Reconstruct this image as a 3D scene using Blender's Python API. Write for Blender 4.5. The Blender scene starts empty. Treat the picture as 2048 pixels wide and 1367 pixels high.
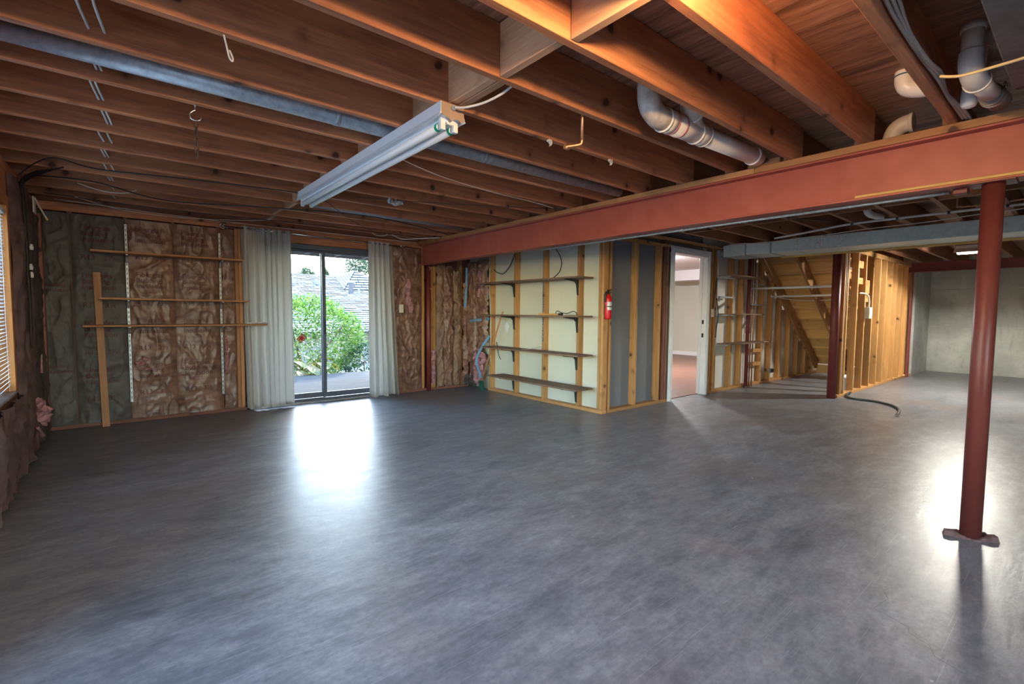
import bpy, bmesh, math, random
from mathutils import Vector, Matrix, noise
random.seed(7)
S = bpy.context.scene
COL = S.collection
PI = math.pi

# ------------------------------------------------------------------ camera
F_PX, YAW, PIT, ROLL, CAM_H = 962.0, math.radians(50.45), math.radians(3.45), math.radians(0.5), 1.2
fw = Vector((math.cos(YAW)*math.cos(PIT), math.sin(YAW)*math.cos(PIT), -math.sin(PIT)))
rt0 = Vector((math.sin(YAW), -math.cos(YAW), 0)); up0 = rt0.cross(fw)
rt = math.cos(ROLL)*rt0 + math.sin(ROLL)*up0; up = -math.sin(ROLL)*rt0 + math.cos(ROLL)*up0
cd = bpy.data.cameras.new('camera'); cam = bpy.data.objects.new('camera', cd); COL.objects.link(cam)
cd.sensor_width = 36; cd.lens = F_PX/2048*36; cd.clip_start = .05; cd.clip_end = 300
cam.matrix_world = Matrix(((rt.x, up.x, -fw.x, 0), (rt.y, up.y, -fw.y, 0), (rt.z, up.z, -fw.z, CAM_H), (0, 0, 0, 1)))
S.camera = cam

# ------------------------------------------------------------------ sky, sun, exposure
SUN_DIR = Vector((-.9, -1.2, -1.0)).normalized()
SKY_STRENGTH, SUN_STRENGTH, EXPOSURE = 0.90, 2.4, 2.35
w = bpy.data.worlds.new('sky'); S.world = w; w.use_nodes = True
wn = w.node_tree; bg = wn.nodes['Background']
sk = wn.nodes.new('ShaderNodeTexSky'); sk.sky_type = 'NISHITA'; sk.sun_disc = False
sk.sun_elevation = math.asin(-SUN_DIR.z); sk.sun_rotation = math.atan2(-SUN_DIR.x, -SUN_DIR.y)
sk.air_density = 1.3; sk.dust_density = .6; sk.ozone_density = 3.0
tn = wn.nodes.new('ShaderNodeMixRGB'); tn.blend_type = 'MULTIPLY'; tn.inputs[0].default_value = 1; tn.inputs[2].default_value = (1.03, .98, .94, 1)
wn.links.new(sk.outputs[0], tn.inputs[1]); wn.links.new(tn.outputs[0], bg.inputs[0]); bg.inputs[1].default_value = SKY_STRENGTH
sl = bpy.data.lights.new('sun', 'SUN'); sl.energy = SUN_STRENGTH; sl.angle = math.radians(.53); sl.color = (1, .95, .87)
so = bpy.data.objects.new('sun', sl); COL.objects.link(so); so.rotation_euler = SUN_DIR.to_track_quat('-Z', 'Y').to_euler(); so.location = (10, 16, 14)
vs = S.view_settings; vs.view_transform = 'Standard'; vs.look = 'None'; vs.gamma = 1; vs.use_curve_mapping = False; vs.exposure = EXPOSURE
S.cycles.max_bounces = 10; S.cycles.diffuse_bounces = 6; S.cycles.sample_clamp_indirect = 6.0
S.cycles.caustics_reflective = False; S.cycles.caustics_refractive = False
BULB_POWER, TUBE_POWER, ROOM_POWER = 290.0, 700.0, 190.0

# ------------------------------------------------------------------ materials
def newmat(name, **kw):
    m = bpy.data.materials.new(name); m.use_nodes = True
    nt = m.node_tree; b = nt.nodes['Principled BSDF']
    for k, v in kw.items(): setin(nt, b, k.replace('_', ' '), v)
    return m, nt, b
def setin(nt, n, k, v):
    if isinstance(k, str) and k not in n.inputs: raise KeyError(k)
    s = n.inputs[k]
    if isinstance(v, bpy.types.NodeSocket): nt.links.new(v, s)
    else:
        if isinstance(v, tuple) and len(v) == 3 and s.type == 'RGBA': v = (*v, 1)
        s.default_value = v
def nd(nt, typ, ins=None, **props):
    n = nt.nodes.new('ShaderNode'+typ)
    for k, v in props.items(): setattr(n, k, v)
    for k, v in (ins or {}).items(): setin(nt, n, k, v)
    return n
def co(nt, scale=(1, 1, 1), rand=True, rot=(0, 0, 0), kind='Object'):
    t = nd(nt, 'TexCoord').outputs[kind]
    if rand:
        r = nd(nt, 'ObjectInfo').outputs['Random']
        mu = nd(nt, 'Math', {0: r, 1: 41.0}, operation='MULTIPLY').outputs[0]
        t = nd(nt, 'VectorMath', {0: t, 1: mu}, operation='ADD').outputs[0]
    return nd(nt, 'Mapping', {'Vector': t, 'Scale': scale, 'Rotation': rot}).outputs[0]
def noi(nt, vec, scale, detail=4, rough=.55, dist=0):
    return nd(nt, 'TexNoise', {'Vector': vec, 'Scale': scale, 'Detail': detail, 'Roughness': rough, 'Distortion': dist}).outputs[0]
def ramp(nt, fac, stops):
    r = nd(nt, 'ValToRGB', {0: fac}); e = r.color_ramp.elements
    while len(e) > 1: e.remove(e[-1])
    for i, (p, c) in enumerate(stops):
        x = e[0] if i == 0 else e.new(p)
        x.position = p; x.color = (*c, 1) if len(c) == 3 else c
    return r.outputs[0]
def mix(nt, fac, a, b, mode='MIX'):
    n = nd(nt, 'MixRGB', {0: fac, 1: a, 2: b}, blend_type=mode); return n.outputs[0]
def mr(nt, v, a, b, c=0, d=1):
    return nd(nt, 'MapRange', {0: v, 1: a, 2: b, 3: c, 4: d}).outputs[0]
def bump(nt, b, h, st=.3, dist=.01):
    setin(nt, b, 'Normal', nd(nt, 'Bump', {'Height': h, 'Strength': st, 'Distance': dist}).outputs[0])

def wood(name, light, dark, rough=.55, knots=1.0, knotc=(.05, .022, .014), gs=1.0, var=.35, spec=.35):
    m, nt, b = newmat(name, Roughness=rough); setin(nt, b, 'Specular IOR Level', spec)
    v = co(nt)
    g1 = noi(nt, nd(nt, 'Mapping', {'Vector': v, 'Scale': (1.2*gs, 16*gs, 16*gs)}).outputs[0], 2.2, 5, .6, .6)
    g2 = noi(nt, nd(nt, 'Mapping', {'Vector': v, 'Scale': (3*gs, 90*gs, 90*gs)}).outputs[0], 2.0, 3, .6)
    big = noi(nt, v, 1.3, 2)
    c = ramp(nt, g1, [(.3, dark), (.66, light)])
    c = mix(nt, .25, c, ramp(nt, g2, [(.3, dark), (.7, light)]))
    c = mix(nt, mr(nt, big, .3, .7, 0, var), c, dark)
    r = nd(nt, 'ObjectInfo').outputs['Random']
    hs = nd(nt, 'HueSaturation', {'Value': mr(nt, r, 0, 1, .8, 1.15), 'Color': c}); c = hs.outputs[0]
    if knots:
        vd = noi(nt, v, 9, 2); va = nd(nt, 'VectorMath', {0: v, 1: nd(nt, 'Mapping', {'Vector': nd(nt, 'CombineXYZ', {0: vd, 1: vd, 2: vd}).outputs[0], 'Scale': (.05, .05, .05)}).outputs[0]}, operation='ADD').outputs[0]
        d = nd(nt, 'TexVoronoi', {'Vector': va, 'Scale': 5.0, 'Randomness': 1.0}).outputs['Distance']
        k1 = mr(nt, d, .085, .13, 1, 0); k2 = mr(nt, d, .10, .27, .6, 0)
        c = mix(nt, nd(nt, 'Math', {0: k2, 1: knots}, operation='MULTIPLY').outputs[0], c, tuple(x*.6 for x in dark))
        c = mix(nt, nd(nt, 'Math', {0: k1, 1: .85*knots}, operation='MULTIPLY').outputs[0], c, knotc)
    setin(nt, b, 'Base Color', c); bump(nt, b, g1, .12, .004)
    return m

MAT = {}
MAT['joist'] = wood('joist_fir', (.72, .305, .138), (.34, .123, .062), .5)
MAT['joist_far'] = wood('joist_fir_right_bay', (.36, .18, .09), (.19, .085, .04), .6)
MAT['block'] = wood('blocking_fir', (.72, .42, .24), (.46, .24, .13), .55, .4)
MAT['plate'] = wood('plate_pine', (.62, .31, .12), (.36, .16, .06), .6)
MAT['stud'] = wood('stud_fir', (.60, .32, .125), (.36, .175, .06), .6)
MAT['stud_dark'] = wood('stud_weathered', (.33, .14, .09), (.17, .07, .05), .65)
MAT['stud_red'] = wood('stud_reddish', (.42, .17, .13), (.24, .09, .07), .6)
MAT['stud_pine'] = wood('stud_pine', (.74, .42, .16), (.52, .26, .085), .6)
MAT['shelf'] = wood('shelf_fir', (.58, .28, .12), (.36, .155, .065), .5, .3)
MAT['shelf_grey'] = wood('shelf_weathered', (.30, .19, .13), (.17, .10, .07), .6, .3)
MAT['casing'] = wood('window_casing_fir', (.62, .28, .09), (.40, .16, .05), .4, .2)
MAT['stair'] = wood('stair_plywood', (.74, .46, .18), (.55, .31, .11), .65, .25)
MAT['stringer'] = wood('stringer_fir', (.45, .24, .10), (.26, .13, .055), .65)

def subfloor():
    m, nt, b = newmat('subfloor_plywood', Roughness=.55)
    v = co(nt, rand=False)
    g = noi(nt, nd(nt, 'Mapping', {'Vector': v, 'Scale': (16, 1.6, 1)}).outputs[0], 1.6, 6, .65, .8)
    s2 = noi(nt, nd(nt, 'Mapping', {'Vector': v, 'Scale': (7, .7, 1)}).outputs[0], 1.0, 3)
    c = ramp(nt, g, [(.3, (.10, .042, .028)), (.5, (.36, .175, .105)), (.72, (.54, .29, .18))])
    c = mix(nt, mr(nt, s2, .56, .68, 0, .75), c, (.07, .03, .02))
    d = nd(nt, 'TexVoronoi', {'Vector': nd(nt, 'Mapping', {'Vector': v, 'Scale': (3.2, 1.6, 1)}).outputs[0], 'Scale': 1.6}).outputs['Distance']
    c = mix(nt, mr(nt, d, .035, .06, .9, 0), c, (.03, .015, .012))
    setin(nt, b, 'Base Color', c); bump(nt, b, g, .15, .004); return m
MAT['subfloor'] = subfloor()

def concrete_floor():
    m, nt, b = newmat('sealed_concrete')
    v = co(nt, rand=False)
    vr = nd(nt, 'Mapping', {'Vector': v, 'Rotation': (0, 0, -.35), 'Scale': (1, 2.4, 1)}).outputs[0]
    n1 = noi(nt, v, .5, 4, .55); n2 = noi(nt, vr, 1.9, 9, .68); n3 = noi(nt, v, 45, 4, .6); n4 = noi(nt, vr, 7, 6, .7)
    c = ramp(nt, n1, [(.3, (.15, .16, .182)), (.5, (.215, .224, .245)), (.72, (.275, .278, .29))])
    c = mix(nt, .7, c, ramp(nt, n2, [(.32, (.085, .092, .108)), (.5, (.215, .225, .245)), (.68, (.38, .387, .40))]))
    c = mix(nt, .4, c, ramp(nt, n4, [(.34, (.08, .086, .096)), (.5, (.215, .222, .24)), (.66, (.39, .395, .405))]))
    c = mix(nt, mr(nt, n3, .4, .75, 0, .4), c, (.10, .10, .105))
    rust = noi(nt, v, .8, 3); c = mix(nt, mr(nt, rust, .55, .72, 0, .35), c, (.25, .17, .125))
    sc = None
    for a, th in ((.4, .74), (1.3, .745), (2.3, .74), (2.9, .75)):
        s = noi(nt, nd(nt, 'Mapping', {'Vector': v, 'Rotation': (0, 0, a), 'Scale': (1.6, 230, 1)}).outputs[0], 1.2, 1, .3)
        t = mr(nt, s, th, th+.03, 0, .7)
        sc = t if sc is None else nd(nt, 'Math', {0: sc, 1: t}, operation='MAXIMUM').outputs[0]
    c = mix(nt, nd(nt, 'Math', {0: sc, 1: .7}, operation='MULTIPLY').outputs[0], c, (.45, .46, .48))
    sp = nd(nt, 'TexVoronoi', {'Vector': v, 'Scale': 2.3}).outputs['Distance']
    c = mix(nt, mr(nt, sp, .012, .02, .9, 0), c, (.6, .6, .58))
    setin(nt, b, 'Base Color', c)
    rr = nd(nt, 'Math', {0: mr(nt, n2, .15, .85, .27, .43), 1: mr(nt, n4, .15, .85, -.03, .05)}, operation='ADD').outputs[0]
    setin(nt, b, 'Roughness', rr); setin(nt, b, 'Specular IOR Level', .29)
    bump(nt, b, n4, .18, .012); return m
MAT['floor'] = concrete_floor()

def mottled(name, c1, c2, rough, scale=3, bst=.1, spec=.4, metal=0., streak=(1, 1, 1), **kw):
    m, nt, b = newmat(name, Roughness=rough, Metallic=metal); setin(nt, b, 'Specular IOR Level', spec)
    v = co(nt, streak); n = noi(nt, v, scale, 6, .6)
    setin(nt, b, 'Base Color', ramp(nt, n, [(.3, c1), (.7, c2)])); bump(nt, b, n, bst, .004)
    for k, x in kw.items(): setin(nt, b, k.replace('_', ' '), x)
    return m
MAT['red_steel'] = mottled('red_primer_steel', (.36, .085, .055), (.46, .125, .085), .45, 5, .05)
MAT['red_steel_dark'] = mottled('maroon_primer_steel', (.15, .028, .028), (.20, .04, .038), .5, 5, .05)
MAT['red_steel_mid'] = mottled('dark_red_column_paint', (.125, .026, .021), (.165, .039, .031), .42, 5, .05)
MAT['drywall'] = mottled('cream_drywall', (.64, .625, .50), (.70, .68, .56), .85, 2, .03, .2)
MAT['drywall_grey'] = mottled('grey_drywall_paper', (.18, .18, .20), (.215, .215, .235), .85, 2, .03, .2)
MAT['drywall_white'] = mottled('white_drywall', (.62, .60, .57), (.68, .66, .62), .85, 2, .03, .2)
MAT['beige'] = mottled('beige_wall_paint', (.57, .565, .49), (.59, .585, .51), .7, 2, .02, .3)
MAT['white'] = mottled('white_paint', (.76, .76, .78), (.82, .82, .83), .4, 6, .02)
MAT['ceilwhite'] = mottled('white_ceiling_paint', (.74, .73, .76), (.78, .77, .8), .8, 3, .02)
MAT['laminate'] = wood('red_brown_laminate', (.24, .125, .09), (.16, .078, .055), .35, 0, gs=.6)
MAT['galv'] = mottled('galvanized_steel', (.26, .29, .32), (.46, .50, .54), .36, 30, .02, .5, .3)
MAT['galv_duct'] = mottled('galvanized_duct', (.56, .62, .57), (.72, .78, .71), .45, 18, .02, .5, .1)
MAT['duct_dark'] = mottled('dark_duct_metal', (.10, .105, .115), (.17, .175, .185), .45, 22, .03, .5, .3)
MAT['foil'] = mottled('foil_tape', (.42, .42, .36), (.92, .92, .84), .35, 40, .5, .5, .1)
MAT['chrome'] = mottled('chrome', (.6, .6, .62), (.7, .7, .72), .2, 5, 0, .5, 1.)
MAT['iron'] = mottled('black_iron', (.02, .02, .022), (.035, .035, .037), .5, 12, .05)
MAT['rusty'] = mottled('rusty_chain_steel', (.06, .05, .05), (.16, .10, .07), .45, 40, .1, .5, .6)
MAT['pvc'] = mottled('white_pvc', (.74, .67, .58), (.84, .77, .68), .35, 9, .02)
MAT['pvc_dirty'] = mottled('stained_pvc', (.34, .26, .19), (.72, .68, .62), .4, 14, .03)
MAT['primer'] = mottled('pink_pvc_primer', (.55, .18, .22), (.66, .34, .34), .5, 12, .02)
MAT['pvc_ring'] = mottled('bright_pvc_hub', (.82, .8, .76), (.88, .86, .82), .3, 9, .02)
MAT['rubber'] = mottled('grey_rubber', (.15, .135, .115), (.20, .18, .155), .6, 9, .04)
MAT['copper'] = mottled('copper_pipe', (.42, .20, .11), (.60, .33, .2), .4, 20, .02, .5, .8)
MAT['wire_white'] = mottled('white_cable_sheath', (.62, .61, .57), (.72, .71, .67), .45, 9, 0)
MAT['wire_black'] = mottled('black_cable_sheath', (.014, .014, .016), (.024, .024, .027), .5, 9, 0)
MAT['wire_grey'] = mottled('grey_cable_sheath', (.46, .41, .35), (.56, .50, .43), .5, 9, 0)
MAT['wire_yellow'] = mottled('yellow_cable_sheath', (.68, .52, .24), (.76, .60, .32), .5, 9, 0)
MAT['lath'] = wood('yellow_lath', (.80, .52, .16), (.66, .40, .12), .5, 0)
MAT['kraft'] = mottled('kraft_paper', (.115, .050, .036), (.32, .175, .118), .36, 6, .45, .45, streak=(1, 1, 2.2))
MAT['kraft_shaded'] = mottled('shaded_kraft_paper', (.060, .050, .050), (.105, .090, .085), .5, 5, .35, .4, streak=(1, 1, 2))  # darker kraft copy, the shade of the left bays is put into its colour
MAT['kraft_red'] = mottled('reddish_kraft_paper', (.09, .05, .048), (.20, .12, .11), .5, 5, .35, .4, streak=(1, 1, 2))
MAT['kraft_tan'] = mottled('torn_kraft_paper', (.13, .07, .045), (.33, .20, .125), .5, 7, .4, .4, streak=(1, 1, .5))
MAT['pink'] = mottled('pink_fiberglass', (.30, .13, .15), (.55, .30, .31), .95, 22, .8, .1)
MAT['print'] = mottled('maroon_print', (.07, .016, .024), (.10, .026, .034), .6, 9, 0)
MAT['print_faint'] = mottled('faded_brown_print', (.12, .040, .034), (.17, .062, .05), .6, 9, 0)
MAT['bluetape'] = mottled('blue_masking_tape', (.10, .23, .38), (.16, .31, .46), .6, 9, .05)
MAT['blueink'] = mottled('blue_ink', (.03, .11, .25), (.05, .15, .3), .6, 9, 0)
MAT['alu'] = mottled('bronze_aluminium', (.10, .12, .15), (.14, .16, .19), .42, 9, .01, .5, .3)
MAT['alu_light'] = mottled('mill_aluminium', (.42, .43, .45), (.5, .51, .53), .4, 9, .01, .5, .5)
MAT['blind'] = mottled('white_blind_slat', (.74, .76, .79), (.80, .81, .84), .35, 5, .02)
MAT['enamel'] = mottled('white_enamel', (.82, .84, .85), (.87, .88, .89), .35, 9, .01)
MAT['tube'] = mottled('unlit_fluorescent_tube', (.80, .82, .82), (.84, .86, .86), .15, 3, 0)
MAT['green'] = mottled('green_tube_ring', (.0, .30, .14), (.0, .36, .17), .35, 9, 0)
MAT['card'] = mottled('tan_fixture_end', (.36, .25, .17), (.44, .32, .23), .7, 12, .05)
MAT['ext_red'] = mottled('extinguisher_red', (.62, .012, .02), (.70, .02, .03), .22, 5, 0)
MAT['paper'] = mottled('white_label', (.72, .73, .72), (.80, .80, .79), .5, 9, 0)
MAT['plastic_black'] = mottled('black_plastic', (.015, .015, .016), (.025, .025, .027), .4, 9, 0)
MAT['broomgreen'] = mottled('green_bristle', (.008, .055, .04), (.015, .10, .07), .6, 30, .2)
MAT['ivory'] = mottled('ivory_plastic', (.66, .62, .52), (.72, .68, .58), .4, 9, 0)
MAT['rubble'] = mottled('red_brown_mortar', (.10, .05, .045), (.22, .13, .12), .9, 30, .6)
MAT['orange_handle'] = mottled('orange_handle', (.62, .27, .05), (.70, .33, .07), .4, 9, 0)
MAT['hose'] = mottled('grey_hose', (.055, .065, .06), (.085, .095, .09), .5, 9, .02)
MAT['deckwood'] = mottled('weathered_deck', (.048, .049, .050), (.088, .089, .089), .95, 5, .1, .05, streak=(.6, 6, 1))
MAT['porchwood'] = mottled('painted_porch_roof', (.17, .17, .19), (.22, .22, .24), .7, 4, .05)
MAT['shingle'] = mottled('pale_shingle', (.145, .14, .14), (.22, .21, .208), .95, 5, .1, .05)
MAT['shingle_gap'] = mottled('dark_roof_felt', (.018, .018, .022), (.03, .03, .034), .9, 5, .1, .05)
MAT['stucco'] = mottled('grey_siding', (.20, .18, .19), (.24, .22, .23), .85, 5, .1)
MAT['soil'] = mottled('grey_gravel', (.16, .16, .155), (.26, .26, .25), .95, 5, .3)
MAT['roofpipe'] = mottled('dark_roof_pipe', (.10, .10, .12), (.14, .14, .16), .6, 5, .05)

def leafmat(name, cols):
    m, nt, b = newmat(name, Roughness=.35)
    n = noi(nt, co(nt, rand=False), 9, 3, .7)
    setin(nt, b, 'Base Color', ramp(nt, n, cols)); setin(nt, b, 'Subsurface Weight', .0)
    tr = nd(nt, 'BsdfTranslucent', {0: mix(nt, 1, ramp(nt, n, cols), (1.3, 1.3, .7), 'MULTIPLY')})
    ms = nd(nt, 'MixShader', {0: .35, 1: b.outputs[0], 2: tr.outputs[0]})
    nt.links.new(ms.outputs[0], nt.nodes['Material Output'].inputs[0]); return m
MAT['leaf'] = leafmat('green_leaf', [(.25, (.014, .044, .008)), (.5, (.06, .14, .022)), (.64, (.20, .28, .07)), (.78, (.50, .43, .2))])
MAT['leaf_blue'] = leafmat('blue_green_leaf', [(.3, (.015, .05, .035)), (.6, (.04, .09, .065)), (.75, (.14, .045, .04))])
MAT['leaf_far'] = leafmat('far_tree_leaf', [(.3, (.02, .045, .032)), (.7, (.06, .095, .06))])
MAT['hosta'] = leafmat('variegated_leaf', [(.3, (.03, .085, .008)), (.45, (.15, .18, .025)), (.58, (.32, .28, .15)), (.7, (.30, .12, .02))])
MAT['bark'] = mottled('bark', (.08, .055, .04), (.16, .11, .08), .9, 20, .4)

def clothmat():
    m, nt, b = newmat('grey_beige_curtain_fabric', Roughness=.85)
    n = noi(nt, co(nt, (300, 300, 300), False), 1, 2)
    c = ramp(nt, n, [(.3, (.50, .485, .45)), (.7, (.58, .565, .53))])
    setin(nt, b, 'Base Color', c); setin(nt, b, 'Specular IOR Level', .15)
    tr = nd(nt, 'BsdfTranslucent', {0: (.48, .47, .44, 1)})
    ms = nd(nt, 'MixShader', {0: .14, 1: b.outputs[0], 2: tr.outputs[0]})
    nt.links.new(ms.outputs[0], nt.nodes['Material Output'].inputs[0]); return m
MAT['curtain'] = clothmat()
def glassmat():
    m = bpy.data.materials.new('window_glass'); m.use_nodes = True; nt = m.node_tree
    fr = nd(nt, 'Fresnel', {0: 1.35}); tr = nd(nt, 'BsdfTransparent', {0: (.96, .98, .98, 1)}); gl = nd(nt, 'BsdfGlossy', {'Roughness': .02})
    ms = nd(nt, 'MixShader', {0: fr.outputs[0], 1: tr.outputs[0], 2: gl.outputs[0]})
    nt.links.new(ms.outputs[0], nt.nodes['Material Output'].inputs[0]); return m
MAT['glass'] = glassmat()
def emis(name, col, st):
    m, nt, b = newmat(name, Roughness=.4); setin(nt, b, 'Base Color', (.8, .8, .8, 1)); setin(nt, b, 'Emission Color', (*col, 1)); setin(nt, b, 'Emission Strength', st); return m
def concwall():
    m, nt, b = newmat('cast_concrete_wall', Roughness=.85)
    v = co(nt, rand=False)
    n1 = noi(nt, v, 1.1, 6, .65); n2 = noi(nt, nd(nt, 'Mapping', {'Vector': v, 'Scale': (6, 6, 1)}).outputs[0], 1.2, 6, .7); n3 = noi(nt, v, 40, 3)
    c = ramp(nt, n1, [(.3, (.36, .37, .35)), (.52, (.52, .53, .50)), (.68, (.70, .70, .66))])
    c = mix(nt, mr(nt, n2, .55, .75, 0, .6), c, (.28, .28, .26)); c = mix(nt, mr(nt, n3, .55, .75, 0, .3), c, (.26, .26, .24))
    setin(nt, b, 'Base Color', c); bump(nt, b, n3, .2, .01); return m
MAT['conc'] = concwall()

# ------------------------------------------------------------------ mesh helpers
W = {}
def mk(name, mesh, mat=None, parent=None, mw=None):
    mw = mw or Matrix()
    o = bpy.data.objects.new(name, mesh); COL.objects.link(o)
    if mat is not None and mesh is not None and not mesh.materials: mesh.materials.append(MAT[mat] if isinstance(mat, str) else mat)
    W[o.name] = mw
    if parent is not None:
        o.parent = parent; o.matrix_parent_inverse = W[parent.name].inverted()
    o.matrix_basis = mw
    return o
def tag(o, label=None, cat=None, group=None, kind=None):
    for k, v in (('label', label), ('category', cat), ('group', group), ('kind', kind)):
        if v: o[k] = v
    return o
def thing(name, label, cat, loc=(0, 0, 0), group=None):
    return tag(mk(name, None, mw=Matrix.Translation(loc)), label, cat, group)
def struct(o, label=None, cat=None):
    return tag(o, label, cat, kind='structure')
def mesh_of(name, verts, faces, smooth=False):
    me = bpy.data.meshes.new(name); me.from_pydata([tuple(v) for v in verts], [], faces); me.update()
    if smooth:
        for p in me.polygons: p.use_smooth = True
    return me
def mobj(name, verts, faces, mat, parent=None, smooth=False, mw=None):
    return mk(name, mesh_of(name, verts, faces, smooth), mat, parent, mw)
_cache = {}
def boxmesh(dims, mat, bev):
    key = (tuple(round(d, 4) for d in dims), mat, bev)
    if key not in _cache:
        bm = bmesh.new(); bmesh.ops.create_cube(bm, size=1)
        for v in bm.verts: v.co = Vector((v.co.x*dims[0], v.co.y*dims[1], v.co.z*dims[2]))
        if bev: bmesh.ops.bevel(bm, geom=bm.edges[:], offset=min(bev, min(dims)*.3), segments=1, affect='EDGES')
        me = bpy.data.meshes.new('box'); bm.to_mesh(me); bm.free(); me.materials.append(MAT[mat] if isinstance(mat, str) else mat)
        _cache[key] = me
    return _cache[key]
def lum(name, x0, x1, y0, y1, z0, z1, mat, parent=None, bev=.003):
    d = (x1-x0, y1-y0, z1-z0); c = Vector(((x0+x1)/2, (y0+y1)/2, (z0+z1)/2)); i = max(range(3), key=lambda k: d[k])
    if i == 0: dims, R = d, Matrix()
    elif i == 1: dims, R = (d[1], d[0], d[2]), Matrix.Rotation(PI/2, 4, 'Z')
    else: dims, R = (d[2], d[1], d[0]), Matrix.Rotation(-PI/2, 4, 'Y')
    return mk(name, boxmesh(dims, mat, bev), None, parent, Matrix.Translation(c) @ R)
def plank(name, a, b, width, thick, upv, mat, parent=None, bev=.003):
    a, b = Vector(a), Vector(b); x = (b-a).normalized(); z = Vector(upv); z = (z-x*z.dot(x)).normalized(); y = z.cross(x)
    R = Matrix((x, y, z)).transposed().to_4x4()
    return mk(name, boxmesh(((b-a).length, thick, width), mat, bev), None, parent, Matrix.Translation((a+b)/2) @ R)
def smooth_path(pts, n=6):
    P = [Vector(p) for p in pts]
    if len(P) < 3: return P
    out = []
    for i in range(len(P)-1):
        p0 = P[max(i-1, 0)]; p1 = P[i]; p2 = P[i+1]; p3 = P[min(i+2, len(P)-1)]
        for k in range(n):
            t = k/n
            out.append(.5*((2*p1)+(-p0+p2)*t+(2*p0-5*p1+4*p2-p3)*t*t+(-p0+3*p1-3*p2+p3)*t**3))
    out.append(P[-1]); return out
def tube_geo(path, radii, seg=10, cap=True):
    vs, fs = [], []; n = len(path); T = []
    for i in range(n):
        t = path[min(i+1, n-1)]-path[max(i-1, 0)]; T.append(t.normalized() if t.length > 1e-9 else Vector((0, 0, 1)))
    nrm = T[0].orthogonal().normalized()
    for i in range(n):
        nrm = (nrm-T[i]*nrm.dot(T[i])).normalized(); bn = T[i].cross(nrm)
        r = radii[i] if isinstance(radii, (list, tuple)) else radii
        for k in range(seg):
            a = 2*PI*k/seg; vs.append(path[i]+nrm*(math.cos(a)*r)+bn*(math.sin(a)*r))
    for i in range(n-1):
        for k in range(seg):
            a = i*seg+k; b = i*seg+(k+1) % seg; fs.append((a, b, b+seg, a+seg))
    if cap: fs.append(tuple(range(seg))[::-1]); fs.append(tuple(range((n-1)*seg, n*seg)))
    return vs, fs
def tube(name, pts, r, mat, parent=None, seg=8, smooth=True, n=6):
    path = smooth_path(pts, n) if smooth else [Vector(p) for p in pts]
    vs, fs = tube_geo(path, r, seg); o = mobj(name, vs, fs, mat, parent, True)
    for p in o.data.polygons:
        if len(p.vertices) > 4: p.use_smooth = False
    return o
def lathe(name, prof, mat, parent=None, loc=(0, 0, 0), seg=24, axis='Z'):
    """prof: (r, h) from bottom to top"""
    vs, fs = [], []
    for r, h in prof:
        for k in range(seg):
            a = 2*PI*k/seg; vs.append((r*math.cos(a), r*math.sin(a), h))
    for i in range(len(prof)-1):
        for k in range(seg):
            a = i*seg+k; b = i*seg+(k+1) % seg; fs.append((a, b, b+seg, a+seg))
    fs.append(tuple(range(seg))[::-1]); fs.append(tuple(range((len(prof)-1)*seg, len(prof)*seg)))
    R = {'Z': Matrix(), 'X': Matrix.Rotation(PI/2, 4, 'Y'), 'Y': Matrix.Rotation(-PI/2, 4, 'X')}[axis]
    o = mobj(name, vs, fs, mat, parent, False, Matrix.Translation(loc) @ R)
    for p in o.data.polygons: p.use_smooth = len(p.vertices) == 4 and abs(p.normal.z) < .6
    return o
def prism(name, outline, d0, d1, mat, parent=None, plane='XZ', mw=None):
    """outline polygon extruded along the third axis"""
    f = {'XZ': lambda a, b, d: (a, d, b), 'YZ': lambda a, b, d: (d, a, b), 'XY': lambda a, b, d: (a, b, d)}[plane]
    n = len(outline); vs = [f(a, b, d0) for a, b in outline]+[f(a, b, d1) for a, b in outline]
    fs = [tuple(range(n)), tuple(range(n, 2*n))[::-1]]+[(i, (i+1) % n, n+(i+1) % n, n+i) for i in range(n)]
    me = mesh_of(name, vs, fs); bm = bmesh.new(); bm.from_mesh(me); bmesh.ops.recalc_face_normals(bm, faces=bm.faces[:]); bm.to_mesh(me); bm.free()
    return mk(name, me, mat, parent, mw)
def text_mesh(body, size, bold=True):
    cu = bpy.data.curves.new('t', 'FONT'); cu.body = body; cu.size = size; cu.align_x = 'LEFT'; cu.resolution_u = 2
    if bold: cu.offset = size*.016
    o = bpy.data.objects.new('t', cu); COL.objects.link(o)
    dg = bpy.context.evaluated_depsgraph_get(); me = bpy.data.meshes.new_from_object(o.evaluated_get(dg))
    bpy.data.objects.remove(o); bpy.data.curves.remove(cu); return me
def nz(x, y, z): return noise.noise(Vector((x, y, z)))
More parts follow.
